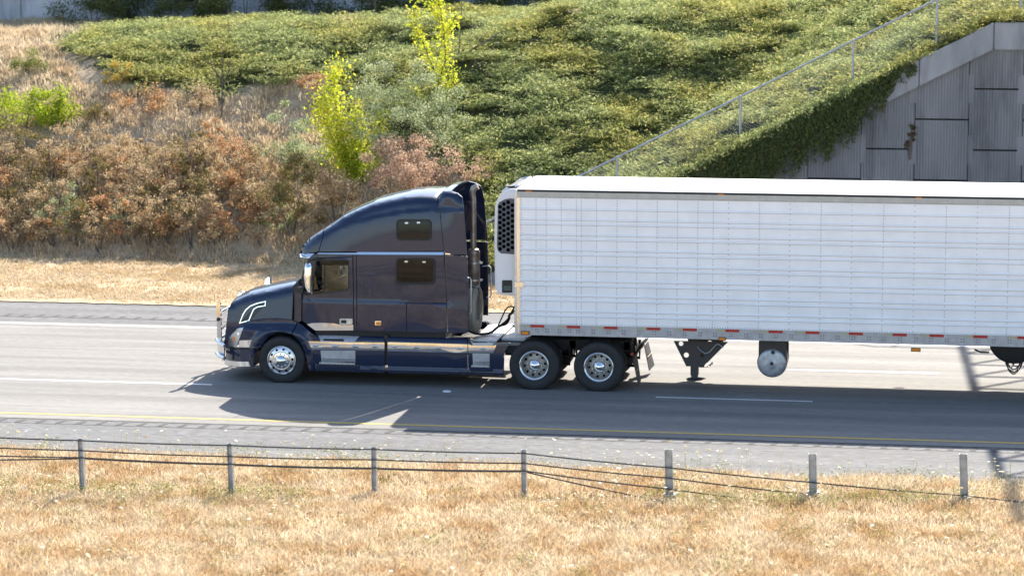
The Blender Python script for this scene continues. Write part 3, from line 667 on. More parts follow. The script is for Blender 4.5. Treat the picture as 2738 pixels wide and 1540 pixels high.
MB().tube([(cm[0], 2.2, cm[2]-.08), (cm[0]-.12, 2.2, cm[2]-.16), (cm[0]-.2, 2.2, cm[2]-.26)], .03, 8).build('mirror_arm', M['black'], truck, smooth=True)

# ---- door mirrors (near and far)
MR = [(818, 704), (831, 704.5), (835.2, 713), (835.2, 787), (824, 787), (815.5, 768), (812.5, 740), (813.5, 716)]
mp = [(p[0], p[2]) for p in (PY(x, y, -.22) for x, y in MR)]; mp.append(mp[0])
mirror_near = sheet('door_mirror', M['chrome'], truck, [MR], lambda x, z: -.30+shoulder(dist_poly(x, z, mp), .085)*1.1+.12*max(0, z-mp[3][1]-.40), res=.03, thick=.06, both=True, auto=80)
for Ya, Yb, Yc_ in ((-.30, -.12, .1), (2*YC+.12, 2*YC+.30, 2*YC-.1)):
    mm = mirror_near if Ya < 1 else FAR[mirror_near.name]
    p = PY(806, 775, .05); q = PY(823, 792, -.2); tp = PY(834, 700, .0)
    MB().box((p[0]-.05, min(Yc_, Ya+.1) if Ya > 1 else Ya+.12, p[2]-.03), (p[0]+.09, Yc_ if Ya < 1 else Ya+.08, p[2]+.08)).build('mirror_bracket', M['black'], mm, bevel=.01)
    MB().tube([(p[0], Yc_, p[2]-.06), (q[0]+.02, (Ya+Yb)/2, q[2]+.03), (q[0]+.02, (Ya+Yb)/2, q[2]+.12)], .022, 8).build('mirror_arm', M['black'], mm, smooth=True); MB().tube([(tp[0]+.25, Yc_, tp[2]+.07), (tp[0]-.02, (Ya+Yb)/2, tp[2]+.06), (tp[0]-.05, (Ya+Yb)/2, tp[2]-.05)], .018, 8).build('mirror_arm', M['black'], mm, smooth=True)
# antenna
a = PY(917, 581, .45); b = PY(934, 487, .45)
MB().tube([a, (a+b)/2+np.array([.01, 0, 0]), b], [.006, .004, .0025], 5).build('antenna', M['wire'], truck)

# ---- side skirts, trim strip, steps
ZS = PY(1100, 915, .05)[2]; ZL = PY(1100, 985, .05)[2]
def fsk(x, z): return .035+.10*float(sm(ZS-.0, ZS+.13, z))**1.3-.02*float(sm(ZL+.015, ZL-.01, z))-.012*math.sin(max(0, min(1, (z-ZL)/(ZS-ZL)))*math.pi)
ZTM = PY(1100, 929, .05)[2]
sheet('side_skirt', M['paint'], truck, [[(826.5, 912.2), (858, 911), (950, 914.5), (966, 899), (1029, 901), (1029.5, 996), (843, 991), (843, 978), (837, 936)]], fsk, res=.03, both=True, thick=.15)
sheet('side_skirt', M['paint'], truck, [[(1036.5, 901.5), (1250.5, 904.5), (1250.5, 1000), (1036.5, 996.5)]], fsk, res=.03, both=True, thick=.15)
sheet('side_skirt', M['paint'], truck, [[(1252.2, 905), (1263, 918), (1330, 918.5), (1364, 918), (1352, 935), (1346, 956), (1344.5, 1003), (1252.2, 1000)]], fsk, res=.03, both=True, thick=.12)
MB().box((PY(1029, 940, .1)[0]-.01, .08, .42), (PY(1037, 940, .1)[0]+.01, 2.51, 1.05)).build('skirt_gap', M['black'], truck)
for P in ([(825, 912), (950, 914.6), (1028.3, 915.6), (1028.3, 936.5), (834.6, 934.6)], [(1037, 914.2), (1250.2, 920.3), (1250.2, 943), (1037, 938.4)], [(1252.4, 920), (1263, 923.6), (1319, 924), (1327.6, 921.4), (1319, 943.6), (1252.4, 943.2)]):
    sheet('skirt_trim', M['trim'], truck, [P], lambda x, z: .026+.30*(z-ZTM)**2, res=.05, both=True, off=-.014, thick=.012)
for (x, y) in ((844, 923.5), (896.6, 924.2), (950.6, 924.8), (1003.4, 925.4), (1054.6, 926.4), (1113.6, 928.2), (1172.3, 930), (1229.5, 931.6), (1291.6, 931.8)):
    c = PF(x, y, fsk)
    for s in (0, 1):
        Yb = c[1]-.014 if not s else 2*YC-c[1]+.014; sg = -1 if not s else 1
        mb = MB(); n = 14
        rings = []
        for rr, h in ((1, 0), (.92, .010), (.62, .016), (0.01, .018)):
            rings.append([(c[0]+.078*rr*math.cos(2*math.pi*k/n), Yb+sg*h, c[2]+.026*rr*math.sin(2*math.pi*k/n)) for k in range(n)])
        mb.v = [v for r_ in rings for v in r_]; mb.f = [(i*n+k, i*n+(k+1) % n, (i+1)*n+(k+1) % n, (i+1)*n+k) for i in range(3) for k in range(n)]
        mb.build('oval_light', M['brushed'], truck, smooth=True)
def step(name, top, lip, recess, ledge):
    a, b, c, d = top; 
    return
def plate(name, mat, P, Yv, th, parent, sgn=1, **k):
    return sheet(name, mat, parent, [P], (Yv if callable(Yv) else (lambda x, z: Yv)), both=True, thick=th, res=.5, **k)
# upper access step
plate('upper_step', M['tread'], [(850, 893.2), (965, 894.9), (949, 914), (856, 912)], lambda x, z: .03+.28*float(sm(ZS, ZS+.17, z)), .03, truck)
plate('upper_step_lip', M['brushed'], [(855.5, 911.2), (949, 913.6), (948.6, 916.2), (855.5, 914)], .0, .06, truck)
plate('step_mat', M['rubber'], [(866, 906.2), (917, 906.2), (919, 911.8), (863, 910.8)], lambda x, z: .0+.25*float(sm(ZS, ZS+.17, z)), .02, truck)
for (r, lo, led) in (([(857, 937), (950, 937.2), (950, 968), (860, 968)], (854.4, 969, 950, 974.6), (847, 975, 960.5, 987)), ([(1263.3, 944.5), (1308.8, 945.3), (1308.8, 976), (1265, 976)], (1260.5, 976, 1309, 981.6), (1256.7, 981.6, 1315.2, 993))):
    st = plate('lower_step', M['rail'], r, .012, .02, truck)
    mb = MB(); x0, z0 = PY(r[3][0]+2, 966 if r[0][0] < 1000 else 974, 0)[[0, 2]]; x1 = PY(r[2][0]-2, 966, 0)[0]
    for row in range(3):
        x = x0+(row % 2)*.02
        while x < x1: mb.box((x, -.002, z0+row*.024), (x+.022, .02, z0+row*.024+.011)); x += .042
    mb.build('perforation', M['black'], st)
    a = PY(lo[0], lo[1], -.02); b = PY(lo[2], lo[3], -.02); MB().box((a[0], -.05, b[2]), (b[0], .12, b[2]+.03)).build('step_tread', M['alu_rim'], st, bevel=.004)
    mb = MB(); x = a[0]+.01
    while x < b[0]-.02: mb.box((x, -.053, b[2]+.004), (x+.016, .11, b[2]+.034)); x += .04
    mb.build('tread_cleat', M['galv'], st)
    a = PY(led[0], led[1], -.02); b = PY(led[2], led[3], -.02); MB().box((a[0], -.06, b[2]), (b[0], .14, a[2])).build('step_ledge', M['paint'], st, bevel=.01)
sheet('rear_step_pad', M['tread'], truck, [[(1262.5, 917.6), (1319.6, 917.6), (1318, 923.6), (1264, 923.6)]], lambda x, z: .005, both=True, thick=.05)

# ---- chassis
ch = MB()
for Yr in (.86, 1.65): ch.box((-1.0, Yr, .70), (7.15, Yr+.08, .92))
for xx in (-.9, .9, 2.2, 3.5, 4.6, 5.93, 7.05): ch.box((xx-.06, .86, .74), (xx+.06, 1.73, .90))
frame = ch.build('chassis_frame', M['frame'], truck)
MB().box((-.75, .55, .55), (.62, 2.0, 1.35)).build('engine', M['frame'], truck, bevel=.05)
MB().box((.7, .16, .62), (3.42, 2.43, 1.22)).build('cab_floor', M['frame'], truck)
DX1, DX2 = PY(1427.1, 978.3, 0)[0], PY(1600.1, 982.6, 0)[0]
DZ = .50
for cx in (DX1, DX2):
    mb = MB().lathe([(0, .55), (.11, .6), (.12, 1.1), (.22, 1.2), (.22, 1.4), (.12, 1.5), (.11, 2.0), (0, 2.05)], (cx, 0, DZ), 20)
    mb.build('drive_axle', M['frame'], truck, smooth=True)
    for Yv in (.74, 1.78): MB().lathe([(0, -.13), (.10, -.13), (.13, -.06), (.13, .06), (.10, .13), (0, .13)], (cx+.28, Yv, .7), 16, 'z').build('air_spring', M['rubber'], truck, smooth=True)
    for ya, yb2 in ((.7, .8), (1.9, 1.8)): MB().tube([(cx-.1, ya, .48), (cx+.62, yb2, .42), (cx+.62, yb2, .8)], .035, 6).build('suspension_arm', M['frame'], truck)
MB().lathe([(0, .62), (.07, .7), (.07, 1.9), (0, 1.97)], (WXC, 0, .42), 14).build('front_axle', M['frame'], truck, smooth=True)
fwx = (DX1+DX2)/2
MB().box((fwx-.5, .8, 1.03), (fwx+.45, 1.8, 1.09)).lathe([(0, 0), (.45, 0), (.45, .04), (0, .04)], (fwx, YC, 1.04), 24, 'z').build('fifth_wheel', M['frame'], truck)
MB().box((3.3, .5, .62), (4.2, 2.1, .90)).build('battery_box', M['frame'], truck, bevel=.03)
# deck plate behind the cab
zdk = PY(1262, 906.6, .28)[2]; dxa = PY(1262, 906, .28)[0]; dxb = PY(1328, 911, .28)[0]
dk = MB().box((dxa, .28, zdk-.05), (dxb, 2.3, zdk-.012)).build('deck_plate', M['tread'], truck)
mb = MB(); x = dxa+.02
while x < dxb-.02: mb.box((x, .285, zdk-.012), (x+.022, 2.295, zdk)); x += .048
mb.build('deck_rib', M['brushed'], dk)
d2 = MB().box((dxb+.02, .75, zdk-.09), (dxb+.55, 2.2, zdk-.05)); x = dxb+.03
while x < dxb+.53: d2.box((x, .76, zdk-.05), (x+.022, 2.19, zdk-.038)); x += .048
d2.build('deck_plate', M['tread'], truck)
MB().box((dxb-.05, .2, .7), (dxb+.5, .9, zdk-.1)).build('tank_box', M['frame'], truck, bevel=.02)
# quarter fender brackets + mud flaps
def flap(P, name='mud_flap'):
    V = [PY(x, y, Yv) for x, y, Yv in P]; n = Vector(np.cross(V[1]-V[0], V[2]-V[0])).normalized()*.012
    vs = [tuple(v) for v in V]+[tuple(Vector(v)+n) for v in V]; k = len(V)
    return MB().add(vs, [tuple(range(k)), tuple(range(2*k-1, k-1, -1))]+[(i, (i+1) % k, (i+1) % k+k, i+k) for i in range(k)]).build(name, M['flap'], truck)
f1 = flap([(1693, 959, .06), (1703.6, 948, .64), (1714, 1017, .64), (1707.5, 1030.5, .06)])
f2 = flap([(1723.5, 925, 1.96), (1733.5, 913, 2.54), (1750.2, 975.5, 2.54), (1736.5, 991, 1.96)])
for f_, P in ((f1, [(1697.5, 993, .06), (1706, 981, .64)]), (f2, [(1729, 955, 1.96), (1741.5, 941, 2.54)])):
    a, b = (PY(*q) for q in P); MB().tube([a+np.array([.02, 0, 0]), b+np.array([.02, 0, 0])], .008, 4).build('flap_strip', M['cream'], f_)
a, b = PY(1697, 955, .06), PY(1730, 914, 2.4)
MB().tube([(a[0]-.02, .08, a[2]+.02), (a[0]-.02, 2.52, a[2]+.02)], .03, 8).build('flap_hanger', M['frame'], truck)
c = PY(1690.2, 947, .3); MB().lathe([(0, -.01), (.035, -.01), (.035, .03), (0, .03)], (c[0], .3, c[2]), 14).build('tail_light', M['redlens'], truck)
V = [PY(1710.2, 922, 1.25), PY(1724, 910, 1.85), PY(1724, 924, 1.85), PY(1710.5, 938.5, 1.25)]
tl = MB().add([tuple(v) for v in V]+[tuple(v-np.array([.03, 0, 0])) for v in V], [(0, 1, 2, 3), (7, 6, 5, 4), (0, 4, 5, 1), (1, 5, 6, 2), (2, 6, 7, 3), (3, 7, 4, 0)]).build('light_bar', M['cream'], truck)
for t in (.22, .5, .78):
    p = V[0]*(1-t)+V[1]*t; q = V[3]*(1-t)+V[2]*t; m_ = (p+q)/2; MB().lathe([(0, .0), (.045, .0), (.045, .02), (0, .02)], (m_[0]+.002, m_[1], m_[2]), 12, 'x').build('tail_light', M['redlens'], tl)

# ---- exhaust, grab rails
def exh(Yv, vis=True):
    s = lambda x, y: PY(x, y, Yv)
    a = s(1265.5, 668); b = s(1265, 530); c = s(1262.5, 512); d = s(1268, 500); e = s(1275, 496)
    Q = lambda p: (p[0], Yv, p[2])
    ex = MB().tube([Q(a), Q(b), (c[0], Yv, c[2]-.03), (d[0]-.01, Yv, d[2]-.03), (e[0]+.02, Yv, e[2]-.02)], [.062, .062, .065, .068, .066], 16).build('exhaust_stack', M['exh'], truck, smooth=True)
    m0 = s(1267, 672); m1 = s(1269, 772)
    MB().lathe([(.062, .06), (.10, .045), (.125, .0), (.128, -.03), (.125, -.05), (.125, m1[2]-m0[2]), (.09, m1[2]-m0[2]-.05), (.0, m1[2]-m0[2]-.05)], (m0[0], Yv, m0[2]), 22, 'z').build('muffler', M['exh'], ex, smooth=True)
    for yy in (702, 748):
        z = s(1267, yy)[2]; MB().lathe([(.13, -.015), (.134, -.015), (.134, .015), (.13, .015)], (m0[0], Yv, z), 22, 'z').box((m0[0]+.1, Yv-.03, z-.02), (m0[0]+.18, Yv+.03, z+.02)).build('clamp', M['brushed'], ex)
exh(.85)
for Ys, top, bot, xa, xb in ((.16, 743, 838, 1250, 1259.5),):
    p = [PY(xa, top, Ys), PY(xb-3, top, Ys), PY(xb, top+6, Ys), PY(xb+.5, bot-5, Ys), PY(xb-2, bot, Ys), PY(xa, bot+.5, Ys)]
    MB().tube(p, .014, 8).build('grab_rail', M['brushed'], truck, smooth=True)
Ys = 2.42
p = [PY(1289, 712, Ys), PY(1306, 711, Ys), PY(1312, 717, Ys), PY(1313.5, 788, Ys), PY(1311, 794, Ys), PY(1300, 795, Ys)]
MB().tube(p, .016, 8).build('grab_rail', M['brushed'], truck, smooth=True)
# hoses looping from the cab to the trailer nose
def hose(name, mat, pts, r):
    P = [Vector(PY(*p)) for p in pts]; out = []
    for i in range(len(P)-1):
        p0, p1, p2, p3 = P[max(i-1, 0)], P[i], P[i+1], P[min(i+2, len(P)-1)]
        for k in range(8):
            t = k/8; out.append(.5*((2*p1)+(p2-p0)*t+(2*p0-5*p1+4*p2-p3)*t*t+(3*p1-p0-3*p2+p3)*t**3))
    out.append(P[-1]); return MB().tube(out, r, 8).build(name, mat, truck, smooth=True)
hose('air_hose', M['black'], [(1250, 876, .4), (1262, 888, .5), (1285, 893, .7), (1312, 889, .9), (1333, 873, 1.0), (1352, 866, 1.1), (1361, 852, 1.2), (1362, 843, 1.2), (1375, 830, 1.2)], .028)
hose('air_hose', M['green'], [(1330, 876, .9), (1336, 862, 1.0), (1346, 840, 1.1), (1352, 828, 1.2), (1362, 820, 1.2), (1376, 821, 1.2)], .016)
hose('air_hose', M['black'], [(1335, 872, 1.0), (1352, 859, 1.1), (1361, 848, 1.2), (1367, 836, 1.2), (1378, 816, 1.2)], .018)

# ---- wheels
def tyre_prof(Rr, w, y0):     # outer face at y0, going +y by w
    r0 = .29
    return [(r0, y0+.035), (r0+.03, y0+.018), (r0+.09, y0+.003), (Rr-.09, y0), (Rr-.035, y0+.012), (Rr-.012, y0+.03), (Rr, y0+.05), (Rr, y0+.085), (Rr-.014, y0+.088), (Rr-.014, y0+.096), (Rr, y0+.10), (Rr, y0+w/2-.006), (Rr-.014, y0+w/2-.004), (Rr-.014, y0+w/2+.004),
            (Rr, y0+w/2+.006), (Rr, y0+w-.10), (Rr-.014, y0+w-.096), (Rr-.014, y0+w-.088), (Rr, y0+w-.085), (Rr, y0+w-.05), (Rr-.035, y0+w-.012), (Rr-.09, y0+w), (r0+.03, y0+w-.018), (r0, y0+w-.035)]
def mir(mb, s):
    if s < 0: mb.v = [(x, 2*YC-y, z) for x, y, z in mb.v]; mb.f = [tuple(reversed(f)) for f in mb.f]
    return mb
def disc(mb, c, y, r, n=12): mb.add([(c[0]+r*math.cos(2*math.pi*k/n), y, c[1]+r*math.sin(2*math.pi*k/n)) for k in range(n)], [tuple(range(n))]); return mb
def wheel(cx, cz, Rr, steer, s, parent, inner=False):
    w = mir(MB().lathe(tyre_prof(Rr, .29, .02), (cx, 0, cz), 72, closed=True), s).build('tyre', M['rubber'], parent, smooth=True, auto=50)
    if not steer:
        mir(MB().lathe(tyre_prof(Rr, .28, .36), (cx, 0, cz), 60, closed=True), s).build('tyre', M['rubber'], parent, smooth=True, auto=50)
    a0 = .12
    if steer:
        rim = mir(MB().lathe([(.298, .05), (.298, .032), (.288, .028), (.278, .04), (.268, .055), (.262, .052), (.21, .03), (.185, .028), (.17, .03)], (cx, 0, cz), 56), s).build('rim', M['alu_rim'], parent, smooth=True)
        for k in range(10):
            mb = MB(); mb2 = MB()
            a = a0+2*math.pi*k/10; c = (cx+.228*math.cos(a), cz+.228*math.sin(a)); mb.lathe([(0, .030), (.027, .030), (.028, .038)], (c[0], 0, c[1]), 12)
            mb2.lathe([(.018, .02), (.017, -.005), (.010, -.014), (0, -.015)], (cx+.135*math.cos(a+.3), 0, cz+.135*math.sin(a+.3)), 10)
            mir(mb, s).build('hand_hole', M['void'], parent); mir(mb2, s).build('lug_nut', M['alu_rim'], parent, smooth=True)
        mir(MB().lathe([(.175, .035), (.17, .012), (.15, .008), (.11, .004), (.095, -.03), (.075, -.045), (.0, -.085)], (cx, 0, cz), 40), s).build('hub_cap', M['chrome'], parent, smooth=True, auto=20)
    else:
        rim = mir(MB().lathe([(.30, .05), (.302, .03), (.29, .022), (.278, .034), (.262, .045), (.256, .08), (.25, .15), (.238, .185), (.20, .175), (.16, .165), (.10, .165)], (cx, 0, cz), 56), s).build('rim', M['alu_rim'], parent, smooth=True, auto=60)
        mir(MB().lathe([(.262, .047), (.252, .082), (.246, .15), (.234, .182), (.20, .171), (.16, .161), (.09, .161)], (cx, 0, cz), 56), s).build('wheel_dish', M['rim_dish'], parent, smooth=True, auto=60)
        for k in range(10):
            mb = MB(); mb2 = MB()
            a = a0+2*math.pi*k/10; c = (cx+.208*math.cos(a), cz+.208*math.sin(a)); mb.lathe([(0, .164), (.025, .164), (.026, .176)], (c[0], 0, c[1]), 12)
            mb2.lathe([(.021, .162), (.020, .125), (.012, .112), (0, .110)], (cx+.145*math.cos(a+.3), 0, cz+.145*math.sin(a+.3)), 10)
            mir(mb, s).build('hand_hole', M['void'], parent); mir(mb2, s).build('lug_nut', M['alu_rim'], parent, smooth=True)
        mir(MB().lathe([(.112, .165), (.110, .09), (.104, .08), (.06, .045), (0, .0)], (cx, 0, cz), 40), s).build('hub_cap', M['chrome'], parent, smooth=True, auto=20)
for s in (1, -1):
    wh = bpy.data.objects.new('wheel', None); col.objects.link(wh); wh.parent = truck; ORG[wh.name] = ORG[truck.name]; wheel(WXC, WZC, .492, True, s, wh)
    for cx in (DX1, DX2):
        wh = bpy.data.objects.new('wheel', None); col.objects.link(wh); wh.parent = truck; ORG[wh.name] = ORG[truck.name]; wheel(cx, DZ, .513, False, s, wh)

# spare tyre strapped upright behind the sleeper
c = PY(1283, 826, .68); sp = empty('spare_tyre', (c[0], .68, c[2]-.49), 'worn spare tyre standing upright behind the sleeper cab', 'tyre')
MB().lathe([(r, -h) for r, h in tyre_prof(.49, .29, .0)], tuple(c), 64, 'x', closed=True).build('tyre', M['rubber_old'], sp, smooth=True, auto=50)
MB().lathe([(0, -.12), (.30, -.12), (.30, -.15), (0, -.15)], tuple(c), 40, 'x').build('rim_opening', M['void'], sp)
MB().tube([(c[0]-.28, .52, c[2]+.47), (c[0]-.14, .50, c[2]+.485), (c[0]+.005, .52, c[2]+.44), (c[0]+.015, .56, c[2]+.3)], .009, 5).build('strap', M['black'], sp)

# ================================================================== TRAILER
TX0 = PY(1382, 506, 0)[0]; TX1 = TX0+16.15; TW = 2.59; ZT = 4.09
tr = empty('refrigerated_trailer', (TX0, YC, 0), 'long white ribbed refrigerated trailer coupled behind the navy truck', 'trailer')
zz = lambda y, x=1392: float(PY(x, y, 0)[2])
ZR0, ZR1, ZP0, ZB0 = zz(512.5), zz(528.5), zz(866), zz(894.6)
MB().box((TX0+.02, .03, ZB0+.12), (TX1, TW-.03, ZT-.06)).build('trailer_box', M['white'], tr)
# roof: low crown, rounded edge
mb = MB(); n = 12; prof = [(0.0, ZT-.045), (0.0, ZT-.005)]+[(TW*t, ZT+.035*math.sin(math.pi*t)) for t in [k/n for k in range(0, n+1)]]+[(TW, ZT-.045)]
prof = [(-.012, ZT-.012), (-.012, ZT)]+[(TW*k/n, ZT+.006+.03*math.sin(math.pi*k/n)) for k in range(n+1)]+[(TW+.012, ZT), (TW+.012, ZT-.012)]
m = len(prof); vs = [(TX0, y, z) for y, z in prof]+[(TX1, y, z) for y, z in prof]
mb.add(vs, [(i, i+1, i+1+m, i+m) for i in range(m-1)]+[tuple(range(m)), tuple(range(2*m-1, m-1, -1)), (m-1, 0, m, 2*m-1)]); mb.build('roof', M['roofw'], tr, smooth=True)
mb = MB()
for s in (0, 1):
    a, b = (-.004, .05) if not s else (TW-.05, TW+.004); mb.box((TX0+.01, a, ZR0), (TX1, b, ZT-.013))
mb.build('roof_seam', M['frame'], tr)
mb = MB()
for s in (0, 1):
    a, b = (-.010, .04) if not s else (TW-.04, TW+.010); mb.box((TX0+.0, a, ZR1), (TX1, b, ZR0-.001))
mb.build('top_rail', M['railtop'], tr)
for s in (0, 1):
    a, b = (-.012, .04) if not s else (TW-.04, TW+.012); rib_y = a
    rail_ = MB().box((TX0+.0, a, ZB0), (TX1, b, ZP0)).box((TX0, a-.006 if not s else b, ZB0), (TX1, a if not s else b+.006, ZB0+.035)).box((TX0, a-.004 if not s else b, ZB0+.158), (TX1, a if not s else b+.004, ZB0+.165)).build('bottom_rail', M['rail'], tr)
ribs_px = [557.3, 585.3, 597.7, 625.6, 638, 666, 678.4, 706.4, 719.2, 747.6, 760.9, 787.4, 800.6, 828.2, 841.5]
for s in (0, 1):
    sg = -1 if not s else 1; Yf = .0 if not s else TW
    zs = [(ZP0, 0)]
    for y in reversed(ribs_px): z = zz(y); zs += [(z-.016, 0), (z-.015, .020), (z+.004, .020), (z+.022, 0)]
    zs.append((ZR1, 0)); m = len(zs); mb = MB()
    mb.add([(TX0+.06, Yf+sg*h, z) for z, h in zs]+[(TX1-.05, Yf+sg*h, z) for z, h in zs], [(i, i+1, i+1+m, i+m) for i in range(m-1)])
    side = mb.build('side_panel', M['panel'], tr)
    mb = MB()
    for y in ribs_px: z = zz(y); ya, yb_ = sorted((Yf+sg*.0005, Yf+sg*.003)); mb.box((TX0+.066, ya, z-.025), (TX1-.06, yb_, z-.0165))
    mb.build('rib_shade_line', M['rib_shade'], side)  # thin grey strips standing in for the shadow under each rib
    # rivets: columns, top line, bottom line
    colx = [1393.4, 1433.3, 1460.5, 1500.5, 1541.2, 1554.7, 1595, 1649.5, 1702.7, 1756.6, 1811, 1865.3, 1906.2, 1947, 2029.5, 2111.2, 2194, 2276.8, 2360.9, 2444, 2528, 2611, 2696]
    cxs = [float(PY(x, 700, 0)[0]) for x in colx]; k = cxs[-1]
    while k < TX1-.7: k += .62; cxs.append(k)
    V = []; Q = []
    def riv(x, z, r=.0095, h=.006):
        n0 = len(V); y0 = Yf+sg*.001; y1 = Yf+sg*h
        for q in range(6): a = math.pi/3*q; V.append((x+r*math.cos(a), y1, z+r*math.sin(a)))
        V.append((x, y1+sg*.002, z))
        for q in range(6): Q.append((n0+q, n0+(q+1) % 6, n0+6, n0+6))
    for i, x in enumerate(cxs):
        st = .052 if i < 12 or i % 2 == 0 else .104; z = ZP0+.03
        while z < ZR1-.02:
            riv(x, z, h=.006); z += st
        riv(x, ZR1+.075, h=.014); 
    x = TX0+.1
    while x < TX1-.1: riv(x, ZR1+.018, h=.014); riv(x, ZP0+.018, h=.005); x += .0535
    V2 = np.array(V); Q2 = [(a, b, c) for a, b, c, d in Q]; npmesh('rivets', V2, np.array(Q2), M['rivet'], side)
    # bolts
    mb = MB(); bx = TX0+.25; 
    bolts = [1437, 1461, 1464, 1490, 1515, 1540]
    for px_ in [1436.5, 1463, 1497, 1523, 1546, 1587, 1627, 1668, 1708, 1749, 1790, 1831, 1872, 1912, 1954, 1995, 2035, 2075.6, 2116, 2158, 2199, 2241, 2282, 2324, 2365, 2407, 2449, 2490, 2532, 2574, 2616, 2657, 2700, 2741]:
        cx_ = float(PY(px_, 890, 0)[0])
        for dx in (-.025, .025):
            for dz in (.075, .125):
                yy = -.012 if not s else TW+.012
                mb.lathe([(.013, 0), (.012, sg*.008), (.006, sg*.013), (0, sg*.013)], (cx_+dx, yy, ZB0+dz), 8)
    tag(mb.build('bolts', M['bolt'], tr), kind='stuff')
    reds = [(1418.7, 1455.6), (1515.6, 1551.6), (1615, 1652), (1728.8, 1765.9), (1826, 1863.4), (1940, 1977), (2055, 2093), (2153.8, 2191.3), (2270, 2307.9), (2387, 2425.2), (2485.9, 2524), (2602.7, 2641), (2721, 2760)]
    for (a_, b_) in reds:
        xa, xb = float(PY(a_, 880, 0)[0]), float(PY(b_, 880, 0)[0]); yy = (-.0165, -.0122) if not s else (TW+.0122, TW+.0165)
        tp = MB().box((xa, yy[0], ZP0-.062), (xb, yy[1], ZP0-.008)).build('reflective_tape', M['red'], tr)
        MB().box((xa-.19, yy[0], ZP0-.062), (xa-.002, yy[1], ZP0-.008)).build('tape_cream', M['cream'], tp)
    # amber marker lamps
    for (a_, b_, y0_, y1_) in ((1395, 1414.5, 886.2, 893), (1923, 1939.7, 902.3, 908.8), (2437.5, 2460, 931, 938)):
        p = PY(a_, y1_, 0); q = PY(b_, y0_, 0); yy = (-.035, -.013) if not s else (TW+.013, TW+.035)
        hb = MB().box((p[0]-.012, yy[0]+.004, p[2]-.01), (q[0]+.012, yy[1], q[2]+.01)).build('marker_lamp', M['black'], tr)
        MB().box((p[0], yy[0] if not s else yy[1], p[2]), (q[0], yy[0]+.006 if not s else yy[1]+.006, q[2])).build('lens', M['amber'], hb, bevel=.004)
    for px_ in (1413, 1928, 2457):
        p = PY(px_, 509, 0); yy = (-.012, -.003) if not s else (TW+.003, TW+.012); MB().box((p[0]-.06, yy[0], ZR0+.014), (p[0]+.06, yy[1], ZT-.055)).build('roof_marker', M['amber'], tr)
# corner posts and front wall
for s in (0, 1):
    y0_, y1_ = (-.016, .05) if not s else (TW-.05, TW+.016)
    MB().box((TX0+.0, y0_, ZB0), (TX0+.065, y1_, ZR1-.002)).build('corner_post', M['post_trim'], tr, bevel=.012)
    MB().box((TX0-.06, y0_+.06 if not s else y0_, ZB0+.05), (TX0-.001, y1_ if not s else y1_-.06, ZT-.05)).build('front_corner', M['brushed'], tr, bevel=.02)
MB().box((TX0-.02, .06, ZB0+.05), (TX0+.019, TW-.06, ZT-.04)).build('front_wall', M['white'], tr)
p = PY(1376, 767, -.02); q = PY(1400, 754.5, -.02); MB().box((p[0], -.035, p[2]), (q[0], -.017, q[2])).build('latch_plate', M['post_trim'], tr, bevel=.004)
MB().box((TX0-.03, -.02, ZB0-.03), (TX0+.28, TW+.02, ZB0-.002)).build('nose_sill', M['rail'], tr)
# refrigeration unit on the nose
ru = MB(); YU0, YU1 = .22, 2.37
UP_ = [(1379, 506), (1360, 506), (1344, 513), (1333, 525), (1326, 543), (1322.5, 556), (1321, 640), (1323, 780), (1331, 788), (1379, 793)]
uw_ = [(p[0], p[2]) for p in (PY(x, y, YU0) for x, y in UP_)]; uw_[0] = (TX0-.02, uw_[0][1]); uw_[-1] = (TX0-.02, uw_[-1][1])
unit = MB().prism(list(reversed(uw_)), YU0, YU1).build('cooling_unit', M['white'], tr, bevel=.05)
Z8 = lambda x, y: (1300+x/6.586, 480+y/6.586)
gp = [Z8(*q) for q in ((210, 440), (235, 400), (330, 350), (420, 335), (512, 345), (512, 1318), (262, 1300), (215, 1262), (196, 1200), (192, 1150))]
gr_ = sheet('unit_grille', M['fgrey'], unit, [gp], lambda x, z: YU0, res=1, both=True, off=-.016, thick=.014)
mb = MB(); mbr = MB()
for xq, ys0, ys1, nn in ((243, 483, 1222, 9), (311, 434, 1180, 9), (387, 402, 1240, 10), (463, 455, 1200, 9)):
    for k in range(nn):
        a_, b_ = Z8(xq, ys0+(ys1-ys0)*k/(nn-1)); p = PY(a_, b_, YU0-.018)
        mb.lathe([(0, 0.0), (.036, 0.0), (.038, .002)], (p[0], YU0-.0185, p[2]), 14)
        mbr.lathe([(.0385, .0), (.042, -.004), (.0455, .0)], (p[0], YU0-.0175, p[2]), 14)
mb.build('grille_hole', M['void'], unit); mbr.build('grille_ring', M['fgrey'], unit)
cb = sheet('control_box', M['black'], unit, [rrect(1342.5, 749, 1369.6, 782.6, 3)], lambda x, z: YU0, res=1, both=True, off=-.012, thick=.01)
sheet('control_display', M['fgrey'], unit, [rrect(1347.5, 764.5, 1366.5, 776, 1.5)], lambda x, z: YU0, res=1, both=True, off=-.018, thick=.005)
sheet('display_glass', M['green'], unit, [rrect(1351, 766.5, 1362.5, 772, .5)], lambda x, z: YU0, res=1, both=True, off=-.021, thick=.003)
MB().box((uw_[5][0]-.012, YU0+.2, zz(622)), (uw_[5][0]+.0, YU1-.2, zz(560))).build('unit_door', M['white'], unit)
ut = PY(1360, 500, .6)
mb = MB().box((TX0-.27, .5, ut[2]-.06), (TX0-.05, 2.1, ut[2]+.01)).lathe([(.10, 0), (.12, .04), (.0, .04)], (TX0-.2, .5, ut[2]-.0), 14, 'z'); mb.build('unit_top_frame', M['frame'], unit)
